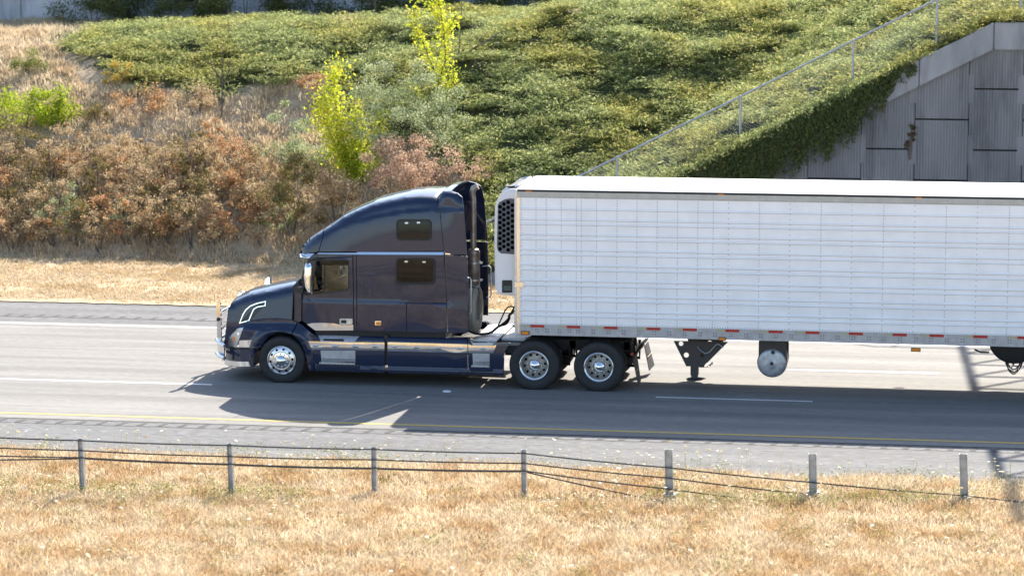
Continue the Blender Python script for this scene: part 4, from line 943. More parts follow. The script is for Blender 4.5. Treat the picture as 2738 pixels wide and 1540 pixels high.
MB().tube([(TX0-.36, .4, ut[2]-.08), (TX0-.28, .42, ut[2]+.0), (TX0-.05, .45, ut[2]+.05), (TX0-.05, 2.1, ut[2]+.05), (TX0-.28, 2.15, ut[2]+.0), (TX0-.36, 2.2, ut[2]-.08)], .022, 8).build('unit_guard', M['white'], unit, smooth=True)
MB().box((TX0-.08, 1.0, 1.35), (TX0-.02, 1.6, 1.75)).build('hose_socket', M['black'], tr)
# understructure
MB().box((TX0+.3, .15, ZB0+.0), (TX1-.1, TW-.15, ZB0+.12)).build('underframe', M['frame'], tr)
Z7 = lambda x, y: (1780+x/4.77, 840+y/4.77)
def LG(y0_, sfx):
    P = [(1801, 911.3), (1946.7, 914), (1893, 968), (1877.5, 979.2), (1835, 979.2)]
    def circ(cx, cy, r): return [(cx+r*math.cos(2*math.pi*k/14), cy-r*math.sin(2*math.pi*k/14)) for k in range(14)]
    W_ = lambda lp: [(p[0], p[2]) for p in (PY(x, y, .42) for x, y in lp)]
    g = sheet('landing_gear', M['gearsteel'], tr, [W_(P), W_(circ(1820.9, 918.5, 6.2)), W_(circ(1835, 949, 6.8)), W_(circ(1877.5, 950, 6.2))], lambda x, z: y0_, res=2, thick=.012, pxin=False)
    a = PY(1848, 979, .45); b = PY(1865, 1013, .45)
    MB().box((a[0], y0_+.02, b[2]), (b[0], y0_+.16, ZB0)).build('gear_leg', M['gearsteel'], g, bevel=.004)
    MB().box((a[0]-.012, y0_+.008, a[2]-.18), (b[0]+.012, y0_+.172, a[2]+.05)).build('leg_sleeve', M['gearsteel'], g)
    MB().lathe([(.0, .03), (.05, .03), (.15, .012), (.17, 0), (.17, -.012), (0, -.012)], ((a[0]+b[0])/2, y0_+.09, b[2]-.01), 24, 'z').build('foot_plate', M['gearsteel'], g, smooth=True)
    return g
g1 = LG(.42, 1); LG(2.05, 2)
cA = PY(1870, 930, .4); MB().tube([PY(1864, 925, .38), PY(1872, 936, .38), PY(1885, 945, .36), PY(1897, 941, .36), PY(1914, 922, .36), PY(1921, 920, .36), PY(1934, 929, .36)], .011, 6).build('crank_handle', M['galv'], g1, smooth=True)
MB().tube([(cA[0]+.05, .5, cA[2]), (cA[0]+.05, 2.1, cA[2])], .025, 8).build('cross_shaft', M['gearsteel'], g1)
MB().tube([PY(1898, 978, 1.0), PY(1904, 969, 1.2), PY(1906, 972, 1.3), PY(1890, 979, 1.1)], .012, 5).build('gear_hook', M['galv'], g1)
# round air tank seen end on, with hanger
ct_ = PY(2063.4, 971.7, .30); rt = .29
hg0 = PY(2028, 918, .3); hg1 = PY(2101.8, 955, .3)
tank = MB().lathe([(0, -.008), (.028, -.008), (.03, -.004), (.05, .006), (.075, .0), (.10, .012), (.12, .014), (.2, .02), (rt-.02, .03), (rt, .05), (rt, .9), (0, .95)], (ct_[0], .30, ct_[2]), 48).build('spare_tank', M['tank'], tr, smooth=True, auto=50)
for ya in (.36, 1.1): MB().box((hg0[0], ya, ct_[2]+.05), (hg1[0], ya+.02, ZB0)).build('tank_hanger', M['gearsteel'], tank)
MB().lathe([(rt+.004, 0), (rt+.012, 0), (rt+.012, .05), (rt+.004, .05)], (ct_[0], .42, ct_[2]), 40).build('tank_strap', M['frame'], tank)
MB().lathe([(0, -.02), (.035, -.015), (.038, .03)], (ct_[0]+.02, .30, ct_[2]+.225), 14).build('tank_cap', M['black'], tank, smooth=True)
MB().lathe([(0, -.02), (.03, -.02), (.034, 0)], (ct_[0], .30, ct_[2]), 14).build('tank_bolt', M['black'], tank)
# black fuel tank, hoses below
c = PY(2712, 905, .3)
ft = MB().lathe([(0, -.0), (.45, 0), (.51, .03), (.51, 1.9), (0, 1.92)], (c[0], .30, c[2]), 48).build('fuel_tank', M['frame'], tr, smooth=True, auto=50)
hp = [PY(2606, 934, .5), PY(2614, 938, .5), PY(2622, 941.5, .5), PY(2645, 942, .5)]; MB().tube(hp, .018, 8).build('tank_pipe', M['black'], ft, smooth=True)
rnd = random.Random(3)
for (xa, xb, dep) in ((2690, 2731, 32), (2688, 2735, 26), (2694, 2727, 20), (2692, 2712, 16), (2705, 2733, 12), (2690, 2728, 28)):
    pts = []
    for k in range(13): t = k/12; pts.append(PY(xa+(xb-xa)*t+rnd.uniform(-.8, .8), 968+dep*math.sin(math.pi*t)**.7+rnd.uniform(-1, 1), .35+.25*rnd.random()*0+.1))
    MB().tube(pts, .011, 5).build('dangling_cable', M['black'], ft, smooth=True)
# rear bogie (beyond the frame; its shade falls into view)
for cx in (TX1-2.6, TX1-1.35):
    for s in (1, -1):
        wh = bpy.data.objects.new('wheel', None); col.objects.link(wh); wh.parent = tr; ORG[wh.name] = ORG[tr.name]; wheel(cx, DZ, .513, False, s, wh)
MB().box((TX1-3.6, .7, .55), (TX1-.6, 1.9, ZB0)).build('bogie', M['frame'], tr)

# ================================================================== CABLE BARRIER
bar = empty('cable_barrier', (6, -10.4, 0), 'three strand wire rope barrier on grey steel posts along the dry grass median', 'barrier')
bps = [(210, 1250, 203, 1102, 0), (584, 1255, 578, 1115, 0), (943, 1255, 941, 1123, 0), (1319, 1265, 1318, 1130, 0), (1686, 1268, 1682, 1130, 1), (2047, 1262, 2044, 1141, 1), (2428, 1275, 2423, 1141, 1)]
D_ = 2738/2576; BP = []
for bx_, by_, tx_, ty_, wide in bps:
    b = PZ(bx_*D_, by_*D_, .0); t = PY(tx_*D_, ty_*D_, b[1]); BP.append((b, t, wide))
BP = [(PZ(-170*D_, 1243*D_, 0), None, 0)]+BP+[(PZ(2810*D_, 1290*D_, 0), None, 1)]
BP[0] = (BP[0][0], PY(-175*D_, 1090*D_, BP[0][0][1]), 0); BP[-1] = (BP[-1][0], PY(2806*D_, 1152*D_, BP[-1][0][1]), 1)
EXT = []
for k in range(1, 4):
    d0 = BP[1][0]-BP[2][0]; q0 = BP[0][0]+d0*k; EXT.append((q0, np.array([q0[0], q0[1], BP[0][1][2]]), 0)); d1 = BP[-2][0]-BP[-3][0]; q1 = BP[-1][0]+d1*k; EXT.append((q1, np.array([q1[0], q1[1], BP[-1][1][2]]), 1))
for b, t, wide in BP+EXT:
    w = .065 if wide else .042; d = .045; th = .007; mb = MB()
    def seg(u0, u1, y0, y1):
        x0, x1 = b[0], t[0]
        mb.add([(x0+u0, b[1]+y0, -.15), (x0+u1, b[1]+y0, -.15), (x0+u1, b[1]+y1, -.15), (x0+u0, b[1]+y1, -.15), (x1+u0, b[1]+y0, t[2]), (x1+u1, b[1]+y0, t[2]), (x1+u1, b[1]+y1, t[2]), (x1+u0, b[1]+y1, t[2])],
               [(0, 3, 2, 1), (4, 5, 6, 7), (0, 1, 5, 4), (1, 2, 6, 5), (2, 3, 7, 6), (3, 0, 4, 7)])
    seg(-w, w, -.005, .005) if wide else seg(-w, w, -.003, .004)
    seg(-w, -w+th, -d, d); seg(w-th, w, -d, d)
    p_ = mb.build('barrier_post', M['galv'], bar)
    if wide: MB().box((b[0]-.10, b[1]-.09, -.1), (b[0]+.10, b[1]+.09, .18)).build('post_sleeve', M['galv'], p_)
def cabl(P, r=.013):
    pts = [PY(x*D_, y*D_, Yv) for x, y, Yv in P]; out = []
    for i in range(len(pts)-1):
        for k in range(10): t = k/10; q = pts[i]*(1-t)+pts[i+1]*t; q = q.copy(); q[2] -= .012*math.sin(math.pi*t); out.append(q)
    out.append(pts[-1]); MB().tube(out, r, 6).build('wire_rope', M['cable'], bar, smooth=True)
yb = lambda i: float(BP[i][0][1])-.05
cabl([(-170, 1092, yb(0)), (204, 1108, yb(1)), (578, 1120, yb(2)), (941, 1130, yb(3)), (1318, 1140, yb(4)), (1682, 1176, yb(5)), (2044, 1213, yb(6)), (2424, 1246, yb(7)), (2812, 1285, yb(8))])
cabl([(-170, 1118, yb(0)), (205, 1133, yb(1)), (579, 1148, yb(2)), (942, 1156, yb(3)), (1318, 1165, yb(4)), (1683, 1202, yb(5)), (2045, 1244, yb(6)), (2400, 1278, yb(7)-.1)])
cabl([(-170, 1140, yb(0)), (206, 1151, yb(1)), (580, 1167, yb(2)), (942, 1177, yb(3)), (1319, 1184, yb(4)), (1684, 1230, yb(5)), (2010, 1268, yb(6)-.1)])
for z in (.72, .55, .40): MB().tube([(BP[0][0][0]-7.5, yb(0)+.1, z), (BP[0][0][0], yb(0), z)], .015, 6).build('wire_rope', M['cable'], bar)
for z in (.45,): MB().tube([(BP[-1][0][0], yb(8), z), (BP[-1][0][0]+7.5, yb(8)+.3, z)], .015, 6).build('wire_rope', M['cable'], bar)
cabl([(-170, 1156, yb(0)+.1), (206, 1153, yb(1)+.1), (580, 1169, yb(2)+.1), (942, 1179, yb(3)+.1), (1319, 1186, yb(4)+.1), (1662, 1260, yb(5)-.05)])

# ================================================================== overhead sign gantry beyond the frame (its lattice shade falls on the road)
def lift(px, py, k):
    g = PZ(px, py, 0); return np.array([g[0]+1.387*k, g[1]+4.754*k, 4.09*k])
KG = 2.75
gan = empty('sign_gantry', tuple(lift(2600, 1000, KG)*np.array([1, 1, 0])), 'steel lattice gantry beam high over the road beyond the right edge', 'gantry')
La, Lb = PZ(2575, 935), PZ(2606, 1040); ld = (Lb-La)/np.linalg.norm(Lb-La); Ra = PZ(2668, 965); sep = 1.35
wdir = np.array([1.0, 0, 0]); up_ = np.array([1.387, 4.754, 4.09])*KG
A0 = La-ld*14+up_; A1 = La+ld*18+up_; o = wdir*sep
MB().tube([A0, A1], .11, 8).tube([A0+o, A1+o], .10, 8).build('gantry_chord', M['galv'], gan)
mb = MB(); L_ = np.linalg.norm(A1-A0); n = int(L_/1.4)
for k in range(n):
    p = A0+(A1-A0)*k/n; q = A0+(A1-A0)*(k+1)/n; mb.tube([p, p+o], .06, 5).tube([q, p+o], .065, 5)
mb.build('gantry_brace', M['galv'], gan)

# ================================================================== VEGETATION (leaf quads)
def frames(n, tilt=1.0):
    th = RNG.random(n)*2*np.pi; ph = np.arccos(1-RNG.random(n)*(1-math.cos(math.pi/2*tilt)))
    N = np.stack([np.sin(ph)*np.cos(th), np.sin(ph)*np.sin(th), np.cos(ph)], -1); a = RNG.normal(size=(n, 3)); a -= N*(a*N).sum(1, keepdims=True); a /= np.linalg.norm(a, axis=1, keepdims=True)
    return a, np.cross(N, a)
def quads(C, A, B, la, lb):
    la = np.asarray(la).reshape(-1, 1); lb = np.asarray(lb).reshape(-1, 1)
    V = np.stack([C-A*la, C-B*lb*.9+A*la*.15, C+A*la, C+B*lb*.9+A*la*.15], 1); return V.reshape(-1, 3)
def leaves(name, mat, C, size, parent=None, asp=.55, tilt=1.0, A=None):
    n = len(C); a, b = frames(n, tilt)
    if A is not None: a = A/np.maximum(1e-6, np.linalg.norm(A, axis=1, keepdims=True)); r = RNG.normal(size=(n, 3)); b = np.cross(a, r); b /= np.maximum(1e-6, np.linalg.norm(b, axis=1, keepdims=True))
    s = size*(.6+.8*RNG.random(n)); V = quads(C, a, b, s, s*asp); return npmesh(name, V, np.arange(4*n).reshape(n, 4), mat, parent)
def inpoly(P, poly):
    x, y = P[:, 0], P[:, 1]; c = np.zeros(len(P), bool); n = len(poly)
    for i in range(n):
        x1, y1 = poly[i]; x2, y2 = poly[(i+1) % n]; k = ((y1 > y) != (y2 > y)) & (x < (x2-x1)*(y-y1)/((y2-y1) if y2 != y1 else 1e-9)+x1); c ^= k
    return c
def scale_poly(p): return [(x*D_, y*D_) for x, y in p]
IVY = scale_poly([(95, 115), (140, 75), (200, 45), (330, 28), (520, 38), (700, 44), (840, 60), (930, 55), (1000, 40), (1180, 22), (1500, 18), (1900, 4), (2300, -40), (3100, -200), (3100, 200), (2440, 700), (1200, 775), (1225, 700), (1195, 470), (1120, 400), (1010, 350), (900, 290), (850, 205), (770, 180), (700, 215), (620, 220), (560, 250), (480, 235), (420, 215), (350, 235), (300, 190), (250, 165), (190, 130), (150, 130)])
def scatter(n, x0, x1, y0, y1, poly=None, jit=14):
    X = x0+(x1-x0)*RNG.random(n); Y = y0+(y1-y0)*RNG.random(n); Z = hill(X, Y); P = np.stack([X, Y, Z], -1)
    ok = Z > -.05
    if poly is not None: q = proj(P)+RNG.normal(size=(n, 2))*jit; ok &= inpoly(q, poly)
    return P[ok]
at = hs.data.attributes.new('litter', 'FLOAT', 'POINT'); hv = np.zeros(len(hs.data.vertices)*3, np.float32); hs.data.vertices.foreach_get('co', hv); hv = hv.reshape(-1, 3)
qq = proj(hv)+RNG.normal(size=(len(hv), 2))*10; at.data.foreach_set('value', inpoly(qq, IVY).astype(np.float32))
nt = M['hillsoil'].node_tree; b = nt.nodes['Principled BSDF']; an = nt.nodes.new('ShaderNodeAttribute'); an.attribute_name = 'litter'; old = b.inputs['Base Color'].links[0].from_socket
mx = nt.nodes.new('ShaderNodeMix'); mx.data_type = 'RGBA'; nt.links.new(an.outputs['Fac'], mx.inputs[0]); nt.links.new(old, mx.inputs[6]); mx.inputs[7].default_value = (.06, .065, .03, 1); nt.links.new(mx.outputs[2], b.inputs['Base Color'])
# --- evergreen ground cover: arching shoots with small leaves along them
B0 = scatter(9500, -14, 22, 13.6, 34, IVY, 8)
def shoots(B, ln, rise, nl, spread, down=False):
    n = len(B); az = RNG.random(n)*2*np.pi; d = np.stack([np.cos(az), np.sin(az)*.8-.35, np.zeros(n)], -1); L = ln*(.5+RNG.random(n)); r = rise*(.3+RNG.random(n))
    T = np.linspace(.1, 1, nl)[None, :, None]; C = B[:, None, :]+d[:, None, :]*L[:, None, None]*T; C[..., 2] += r[:, None]*(T[..., 0]*1.7-T[..., 0]**2*1.05)+.04
    A = np.repeat(d[:, None, :], nl, 1).copy(); A[..., 2] = (r/L)[:, None]*(1.7-2.1*T[..., 0]); C += RNG.normal(size=C.shape)*spread; A += RNG.normal(size=A.shape)*.5
    return C.reshape(-1, 3), A.reshape(-1, 3)
keep = RNG.random(len(B0)) < .45+.55*sm(.34, .50, fbm(B0[:, 0]+9, B0[:, 1]*1.5, .8)); B0 = B0[keep]
sz = .7+.7*RNG.random(len(B0)); B0 = np.repeat(B0, 26, 0); SZ = np.repeat(sz, 26)
C, A = shoots(B0+RNG.normal(size=B0.shape)*np.array([.06, .06, .02]), .40*SZ, .27*SZ, 9, .022)
tag(leaves('ground_cover', M['ivy'], C, .05, A=A, asp=.28), kind='stuff', label='evergreen creeping shrubs covering the whole embankment')
# --- vines trailing over the coping
nst = 1900; X = 3.2+9.2*RNG.random(nst); cover = 1-sm(10.2, 12.5, X); k = RNG.random(nst) < .18+.82*cover; X = X[k]; cover = cover[k]; n = len(X)
Lmax = .4+2.6*cover*(.35+.65*vnoise(X, X*0+5, .45)); L = Lmax*(.3+.7*RNG.random(n)); m = 34; T = np.linspace(0, 1, m)[None, :]
Zc = ctop_ = np.minimum(.516*(X-WX0), 6.72)+.06
C = np.stack([X[:, None]+.10*np.sin(T*5+X[:, None]*9)*T+0*T, WY-.14-.12*np.sin(T*3.1)+0*X[:, None], Zc[:, None]-L[:, None]*T+.03], -1); C += RNG.normal(size=C.shape)*.03
C[..., 1] = np.minimum(C[..., 1], WY-.13)
A = np.zeros_like(C); A[..., 2] = -1; A += RNG.normal(size=A.shape)*.6
tag(leaves('hanging_vines', M['ivydark'], C.reshape(-1, 3), .036, A=A.reshape(-1, 3), asp=.5), kind='stuff', label='vines trailing over the coping of the concrete panel wall')
# vines lying over the coping edge
nb = 5200; X = 2+11.0*RNG.random(nb); k = RNG.random(nb) < 1-sm(10.2, 13.2, X)*.97; X = X[k]; B = np.stack([X, WY-.1+.5*RNG.random(len(X)), np.minimum(.516*(X-WX0), 6.7)+.02], -1)
C, A = shoots(B, .3, .16, 8, .025); C = C[(C[:, 1] < WY+.8)]; 
tag(leaves('coping_vines', M['ivy'], C, .034, tilt=1.0, asp=.42), kind='stuff', label='vines lying over the top edge of the sloping coping')
# --- dry grass on the hillside
def tufts(B, h, nb, w, spread=.10, lean=.5, wind=(0, 0)):
    n = len(B); Bp = np.repeat(B, nb, 0); N = len(Bp); az = RNG.random(N)*2*np.pi; r = spread*np.sqrt(RNG.random(N)); Bp = Bp+np.stack([r*np.cos(az), r*np.sin(az), np.zeros(N)], -1)
    H = np.repeat(h*(.5+.8*RNG.random(n)), nb)*(.6+.6*RNG.random(N)); l = lean*RNG.random(N)*H; dx = np.cos(az)*l+wind[0]*H; dy = np.sin(az)*l+wind[1]*H; s = RNG.random(N)*2*np.pi
    sx = np.cos(s)*w; sy = np.sin(s)*w; z0 = np.zeros(N)
    b1 = Bp+np.stack([sx, sy, z0], -1); b2 = Bp-np.stack([sx, sy, z0], -1); md = Bp+np.stack([dx*.4, dy*.4, H*.6], -1); m1 = md+np.stack([sx, sy, z0], -1)*.8; m2 = md-np.stack([sx, sy, z0], -1)*.8
    tp = Bp+np.stack([dx, dy, H*.95], -1); V = np.stack([b1, b2, m2, m1, tp], 1).reshape(-1, 3); i = np.arange(N)*5
    Fq = np.concatenate([np.stack([i, i+1, i+2, i+3], -1), np.stack([i+3, i+2, i+4, i+4], -1)]); return V, Fq
def grass(name, mat, B, *a, label=None, **k):
    V, Fq = tufts(B, *a, **k); N = len(V)//5; me = bpy.data.meshes.new(name); i = np.arange(N)*5
    li = np.concatenate([np.stack([i, i+1, i+2, i+3], -1).ravel(), np.stack([i+3, i+2, i+4], -1).ravel()]).astype(np.int32)
    me.vertices.add(len(V)); me.vertices.foreach_set('co', V.astype(np.float32).ravel()); me.loops.add(len(li)); me.loops.foreach_set('vertex_index', li); me.polygons.add(2*N)
    ls = np.concatenate([np.arange(N)*4, 4*N+np.arange(N)*3]).astype(np.int32); lt = np.concatenate([np.full(N, 4), np.full(N, 3)]).astype(np.int32)
    me.polygons.foreach_set('loop_start', ls); me.polygons.foreach_set('loop_total', lt); me.update(calc_edges=True); o = link(name, me, mat); return tag(o, kind='stuff', label=label)
DRY = scale_poly([(-300, 20), (140, 38), (150, 150), (260, 230), (420, 240), (600, 260), (760, 200), (900, 300), (1120, 420), (1230, 520), (1230, 760), (-300, 760)])
B = scatter(60000, -24, 3, 17.0, 36, DRY, 8); q = fbm(B[:, 0], B[:, 1], 1.4); B = B[RNG.random(len(B)) < .25+.75*sm(.38, .52, q)]
grass('hill_grass', M['grassf'], B, .19, 8, .012, spread=.16, lean=.9, label='dry straw coloured grass on the open part of the slope')
B = scatter(9000, -30, 3, 29.0, 37, scale_poly([(-300, 20), (1100, 20), (1100, 75), (-300, 90)]), 3); grass('crest_grass', M['verge'], B, .22, 7, .012, spread=.2, lean=.9, label='pale dry grass along the crest below the pale wall')
n = 26000; X = -18+34*RNG.random(n); Y = 10.5+8.5*RNG.random(n); k = Y < np.where(X > 1.3, 15.1, toe(X)+.6); X, Y = X[k], Y[k]; q = fbm(X, Y*1.6, 1.5); k = RNG.random(len(X)) < .25+.75*sm(.35, .6, q); B = np.stack([X, Y, 0*X], -1)[k]
grass('verge_grass', M['verge'], B, .085, 8, .011, spread=.15, lean=1.6, label='flattened straw grass on the far verge beside the road')
# --- median grass, weeds and white flowers in front
n = 62000; X = -6+26*RNG.random(n); Y = -18.5+11.6*RNG.random(n); edge = -7.35-1.0*fbm(X, X*0+3, 1.1); q = fbm(X, Y, .9)
k = (Y < edge) & (RNG.random(n) < .30+.7*sm(.3, .55, q)) & (RNG.random(n) < 1-.75*np.exp(-((Y+11.35-.09*X)/.22)**2)); B = np.stack([X, Y, field_z(X, Y)], -1)[k]
grass('median_grass', M['grass'], B, .145, 11, .0075, spread=.14, lean=1.2, label='dry golden grass filling the median in the foreground')
n = 52000; X = -6+26*RNG.random(n); Y = -18.5+11.0*RNG.random(n); q = fbm(X+12, Y+3, .7); k = q > .42; X, Y = X[k], Y[k]
tag(leaves('seed_heads', M['seed'], np.stack([X, Y, field_z(X, Y)+.07+.16*RNG.random(len(X))], -1), .016, asp=.35), kind='stuff', label='brown and straw seed heads above the median grass')
n = 1500; X = -6+26*RNG.random(n); Y = -18+11.0*RNG.random(n); Y[:500] = -11.35+.09*X[:500]+.25*RNG.normal(size=500)+.1; q = fbm(X+40, Y, 1.3); k = q > .48; Y = np.minimum(Y, -7.3); B = np.stack([X, Y, field_z(X, Y)], -1)[k]; m = 26
C = np.repeat(B, m, 0)+RNG.normal(size=(len(B)*m, 3))*np.array([.09, .09, .03])+np.array([0, 0, .10]); C[:, 2] += RNG.random(len(C))*.15
tag(leaves('green_weeds', M['weed'], C, .02, asp=.4), kind='stuff', label='low green weeds scattered through the dry median grass')
n = 4200; X = -6+26*RNG.random(n); Y = -18+10.9*RNG.random(n); q = fbm(X+80, Y+5, 1.6); pr = .25+.75*np.exp(-((Y+8.0)/1.2)**2)+.5*np.exp(-((Y+11.6)/.7)**2); k = (RNG.random(n) < pr*sm(.3, .6, q)*1.2); X, Y = X[k], Y[k]; nf = len(X)
H = .16+.34*RNG.random(nf)**1.5; zf = field_z(X, Y); V = []; Fq = []; VS = []; FS = []
for i in range(nf):
    r = .016+.020*RNG.random(); t1, t2 = RNG.normal()*.25, RNG.normal()*.25; b = len(V); ns = 7
    V.append((X[i], Y[i], zf[i]+H[i]+.008))
    for k in range(ns): a = 2*math.pi*k/ns; u, v = r*math.cos(a)*(.8+.4*RNG.random()), r*math.sin(a)*(.8+.4*RNG.random()); V.append((X[i]+u, Y[i]+v, zf[i]+H[i]+u*t1+v*t2))
    for k in range(ns): Fq.append((b, b+1+k, b+1+(k+1) % ns))
    b = len(VS); VS += [(X[i]-.0018, Y[i], zf[i]), (X[i]+.0018, Y[i], zf[i]), (X[i]+.0018, Y[i], zf[i]+H[i]), (X[i]-.0018, Y[i], zf[i]+H[i])]; FS.append((b, b+1, b+2, b+3))
fl = npmesh('wildflowers', np.array(V), np.array(Fq), M['flower']); tag(fl, kind='stuff', label='white umbel wildflowers standing in the median grass')
npmesh('flower_stem', np.array(VS), np.array(FS), M['weed'], fl)

# --- individual shrubs and saplings
def hit(px, py):
    o, d = ray(px*D_, py*D_); t = 60.0
    while t < 160:
        p = o+d*t
        h = float(hill(p[0], p[1], False)) if p[1] > 14 else 0
        if p[2] <= max(h, 0): return p
        t += .1
    return o+d*90
def shrub(name, label, cat, base, w, h, mat, n, ls=.035, group=None, clumps=14, stems=4, gap=.5, parent_stem='stem', flat=1.0, upright=False):
    root = empty(name, tuple(base), label, cat, group); bx, by, bz = base; cs = []; mb = MB()
    for i in range(clumps):
        a = RNG.random()*2*math.pi; r = math.sqrt(RNG.random())*w/2; hh = h*(.22+.75*RNG.random()*(1-.45*(2*r/w)**2)); cs.append((bx+r*math.cos(a), by+r*math.sin(a)*flat, bz+hh))
    for i in range(min(stems, clumps)):
        c = cs[i]; mb.tube([(bx+(c[0]-bx)*.1, by, bz-.1), (bx+(c[0]-bx)*.45, by+(c[1]-by)*.4, bz+(c[2]-bz)*.5), c], [.022, .014, .005], 5)
    mb.build(parent_stem, M['bark'], root)
    cs = np.array(cs); sizes = (w/clumps**.5)*(.28+.35*RNG.random(clumps)); idx = RNG.integers(0, clumps, n); off = RNG.normal(size=(n, 3))*sizes[idx][:, None]*np.array([1, 1, .75])*.62
    C = cs[idx]+off; C[:, 2] = np.maximum(C[:, 2], bz+.03); leaves('foliage', mat, C, ls, root); return root
def sapling(name, label, cat, base, h, mat, branches, n, ls=.045, group=None, fol=.14):
    """upright sapling: each branch is a list of (dx, z) points, leaves gathered along it"""
    root = empty(name, tuple(base), label, cat, group); mb = MB(); Cs = []
    for br, dens in branches:
        P = [Vector((base[0]+dx, base[1]+.25*math.sin(dx*5+z), base[2]+z)) for dx, z in br]; mb.tube([P[0]-Vector((0, 0, .15))]+P, [.03]+[.026*(1-.8*i/len(P)) for i in range(len(P))], 6)
        for i in range(len(P)-1):
            L = (P[i+1]-P[i]).length; m = int(dens*L*n)
            if m: t = RNG.random(m); c = np.array(P[i])[None]*(1-t[:, None])+np.array(P[i+1])[None]*t[:, None]; k = RNG.normal(size=(m, 3))*fol*(.6+.8*np.sin(t*9)[:, None]**2); Cs.append(c+k)
    mb.build('trunk', M['bark'], root, smooth=True)
    if Cs: leaves('foliage', mat, np.concatenate(Cs), ls, root)
    return root
# the rusty thicket along the foot of the slope
G = 'rusty dry shrubs in the thicket at the foot of the slope'; rnd = random.Random(21)
TH = scale_poly([(-60, 350), (300, 345), (560, 350), (640, 400), (690, 470), (700, 640), (860, 640), (880, 560), (930, 480), (940, 640), (500, 655), (-60, 640)])
spots = []
yy_ = 416
while yy_ < 640:
    xx_ = -50+rnd.uniform(0, 30)
    while xx_ < 900:
        if inpoly(np.array([[xx_*D_, yy_*D_]]), TH)[0]: spots.append((xx_+rnd.uniform(-14, 14), yy_+rnd.uniform(-12, 12)))
        xx_ += 57
    yy_ += 40
for i, (x, y) in enumerate(spots):
    b = hit(x, y+8); low = y > 560
    mt = rnd.choice(['rust', 'rust', 'rust2', 'rust2', 'rust2', 'olive' if y > 410 else 'rust', 'silver' if 480 < y < 600 else 'rust2'])
    lab = {'rust': 'rusty red dry shrub in the dense thicket at the foot of the slope', 'rust2': 'brown leaved dry shrub in the dense thicket at the foot of the slope', 'olive': 'olive green shrub among the rusty thicket at the foot of the slope', 'silver': 'pale silvery shrub among the rusty thicket at the foot of the slope'}[mt]
    shrub('dry_shrub', lab, 'shrub', b, rnd.uniform(.85, 1.3), rnd.uniform(.85, 1.55), M[mt], 1350, .030, group={'rust': G, 'rust2': 'brown dry shrubs in the thicket', 'olive': 'olive shrubs in the thicket', 'silver': 'silvery shrubs in the thicket'}[mt], clumps=16)
# distinct plants
shrub('dead_shrub', 'faded pinkish dead bush right behind the roof of the truck cab', 'shrub', hit(1045, 500), 2.9, 1.75, M['pink'], 9500, .032, clumps=34)
shrub('dead_shrub', 'small faded pink dead bush low in the green cover right of the big one', 'shrub', hit(1190, 470), 1.0, .8, M['pink'], 1200, .03)
shrub('olive_bush', 'tall dark olive bush with yellowish leaves just ahead of the cab roof', 'shrub', hit(735, 600), 1.9, 2.5, M['olive'], 6500, .032, clumps=30)
shrub('brown_bush', 'brown leafy bush directly behind the nose of the cab roof fairing', 'shrub', hit(850, 600), 1.9, 2.1, M['rust2'], 5200, .032, clumps=26)
shrub('brown_bush', 'tan brown bush between the olive bush and the rusty thicket', 'shrub', hit(660, 560), 1.6, 1.6, M['rust2'], 3600, .032, clumps=22)
shrub('silver_bush', 'pale silvery green bush on open dry ground left of the yellow sapling', 'shrub', hit(735, 455), 2.0, 2.3, M['silver'], 4800, .03, clumps=28)
shrub('silver_bush', 'large grey green bush between the two yellow saplings', 'shrub', hit(1010, 412), 3.5, 3.2, M['silver'], 13000, .03, clumps=44)
shrub('silver_bush', 'silvery green shrub trailing right of the large grey green bush', 'shrub', hit(1110, 380), 1.5, 1.6, M['silver'], 2600, .03)
shrub('round_bush', 'small round olive green bush on the bare dry slope at upper left', 'shrub', hit(85, 200), 1.25, .95, M['weed'], 2400, .028)
shrub('round_bush', 'low olive bush just right of the bright green shrub', 'shrub', hit(240, 320), .95, .75, M['olive'], 1300, .028)
shrub('orange_shrub', 'golden orange shrub at the lower edge of the green cover', 'shrub', hit(302, 225), .95, .95, M['orange'], 1400, .032)
shrub('red_shrub', 'dark reddish shrub on the slope below the golden orange shrub', 'shrub', hit(345, 290), 1.5, .95, M['rust'], 2200, .03)
shrub('red_shrub', 'reddish bush under the edge of the green cover near the bare sapling', 'shrub', hit(495, 290), 1.9, .9, M['rust2'], 2500, .03)
shrub('red_shrub', 'rusty shrub at the tip of the bare patch left of the yellow sapling', 'shrub', hit(800, 225), 1.3, .7, M['rust'], 1700, .03)
shrub('green_shrub', 'bright lime green leafy shrub at the left edge of the picture', 'shrub', hit(60, 335), 2.3, 1.3, M['lime'], 4200, .04, clumps=20)
sapling('green_sapling', 'bright green sapling rising from the right side of the lime shrub', 'tree', hit(150, 330), 1.9, M['lime'], [([(0, 0), (-.05, .6), (0, 1.25)], 1), ([(0, .2), (.35, .5), (.5, .75)], .5), ([(0, .1), (-.5, .6), (-.7, .9)], .4)], 900, .04)
hb = hit(888, 470)
sapling('yellow_sapling', 'yellow green leafy sapling standing right above the cab roof', 'tree', hb, 4, M['yell'], [([(0, 0), (-.15, .8), (-.35, 1.7), (-.55, 2.7), (-.45, 3.4)], .8), ([(-.1, .5), (-.5, 1.3), (-.85, 2.1), (-.8, 2.6)], .9), ([(0, .4), (.1, 1.3), (.05, 2.2)], .9), ([(.0, .5), (.5, 1.3), (.95, 2.0)], .35), ([(-.1, .3), (-.3, .9), (-.45, 1.6)], .7)], 780, .046, fol=.17)
sapling('green_sapling', 'dark green lower growth at the foot of the yellow green sapling', 'tree', hit(905, 480), 2, M['lime'], [([(0, 0), (-.1, .6), (-.1, 1.2)], 1), ([(0, .1), (.3, .5), (.45, .8)], .8)], 900, .04, fol=.2)
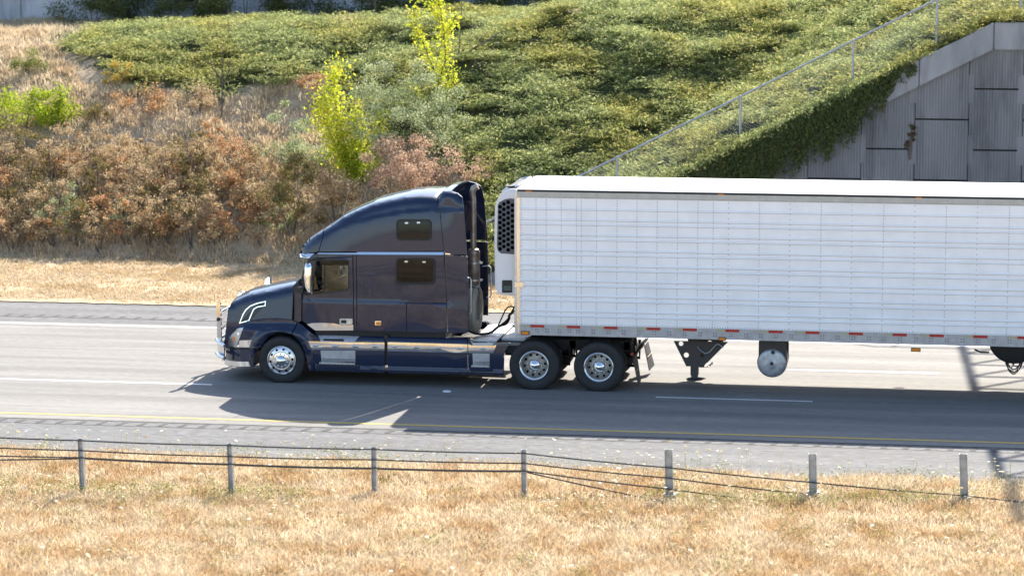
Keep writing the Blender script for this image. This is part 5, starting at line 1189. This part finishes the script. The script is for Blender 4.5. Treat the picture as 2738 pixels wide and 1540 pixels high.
sapling('yellow_sapling', 'tall thin yellow sapling climbing to the top of the picture', 'tree', hit(1110, 275), 4.5, M['yell'], [([(0, 0), (.0, .6), (-.25, 1.2), (-.5, 1.9), (-.72, 2.4), (-.75, 2.9)], .8), ([(-.1, .7), (.1, 1.4), (.05, 2.2), (-.05, 2.9), (-.1, 3.4), (-.05, 3.7)], .75), ([(0, .1), (.25, .5), (.35, .9), (.3, 1.1)], .8), ([(.05, 2.1), (.35, 2.4), (.5, 2.7)], .6), ([(-.1, 2.6), (-.4, 3.0), (-.45, 3.3)], .6), ([(0, .1), (-.5, .3), (-.9, .65), (-1.0, .7)], .35), ([(0, -.1), (.1, -.3), (.3, -.4)], .5)], 400, .046, fol=.11)
sapling('bare_sapling', 'thin grey bare sapling on the slope below the green cover', 'tree', hit(555, 308), 2, M['bark'], [([(0, 0), (.02, .6), (0, 1.2), (.05, 1.9), (.02, 2.3)], 0), ([(0, 1.0), (.25, 1.5), (.3, 1.8)], 0), ([(0, 1.2), (-.25, 1.6), (-.4, 1.9)], 0)], 10)
sapling('bare_sapling', 'thin grey bare sapling in front of the pale wall at the crest', 'tree', hit(945, 75), 2, M['bark'], [([(0, 0), (-.02, .6), (-.05, 1.2), (-.25, 1.8)], 0), ([(-.05, .9), (.15, 1.4), (.2, 1.8)], 0)], 10)
sapling('bare_sapling', 'slim grey stem with twigs just right of the tall yellow sapling', 'tree', hit(1150, 190), 2, M['bark'], [([(0, 0), (.02, .6), (.05, 1.2), (.12, 2.0)], 0), ([(.05, .5), (.7, .9), (1.2, 1.2)], 0)], 10)
# dark evergreen bushes against the pale wall at the top
for (x, y, w, h, lab) in ((235, 42, 1.9, .8, 'leftmost low dark green shrub against the pale wall'), (370, 40, 2.2, 1.5, 'tall dark green shrub breaking the pale wall at upper left'), (480, 38, 1.6, .9, 'dark green shrub between two taller ones against the pale wall'), (620, 40, 2.4, 1.5, 'wide dark green shrub against the pale wall left of its open stretch'), (740, 44, 1.5, 1.0, 'dark green shrub at the left end of the open stretch of pale wall'), (920, 48, 1.8, .6, 'low dark green shrub at the right end of the open stretch of pale wall'), (1060, 35, 1.9, 1.0, 'dark green shrub against the pale wall left of the yellow sapling top'), (1180, 25, 1.8, .9, 'dark green shrub against the pale wall right of the yellow sapling top'), (1320, 24, 2.2, 1.0, 'dark green shrub on the crest above the trailer front'), (1480, 22, 2.0, .7, 'rightmost low dark green shrub against the pale wall')):
    pb = PY(x*D_, y*D_, 35.6); pb[2] = float(hill(pb[0], 35.6, False)); shrub('evergreen_shrub', lab, 'shrub', pb, w*1.5, h*1.35, M['ivydark'], int(3000*w), .036, group='dark green shrubs against the pale wall at the crest')
# small dry tuft growing out of a wall joint
b = PY(2100+965/2.898, 1210/2.898, WY-.06); shrub('wall_weed', 'withered brown weed growing from a joint of the panel wall', 'plant', b, .22, .95, M['wither'], 900, .03, clumps=10, flat=.3)

# raised reflector on the lane beside the truck
b = PZ(1195, 1047, 0); rs_ = MB().lathe([(0, .024), (.05, .022), (.085, .008), (.09, 0)], (b[0], b[1], .004), 20, 'z').build('road_stud', M['roofw'], None, smooth=True); tag(rs_, 'small white domed lane marker on the asphalt beside the truck', 'road stud')
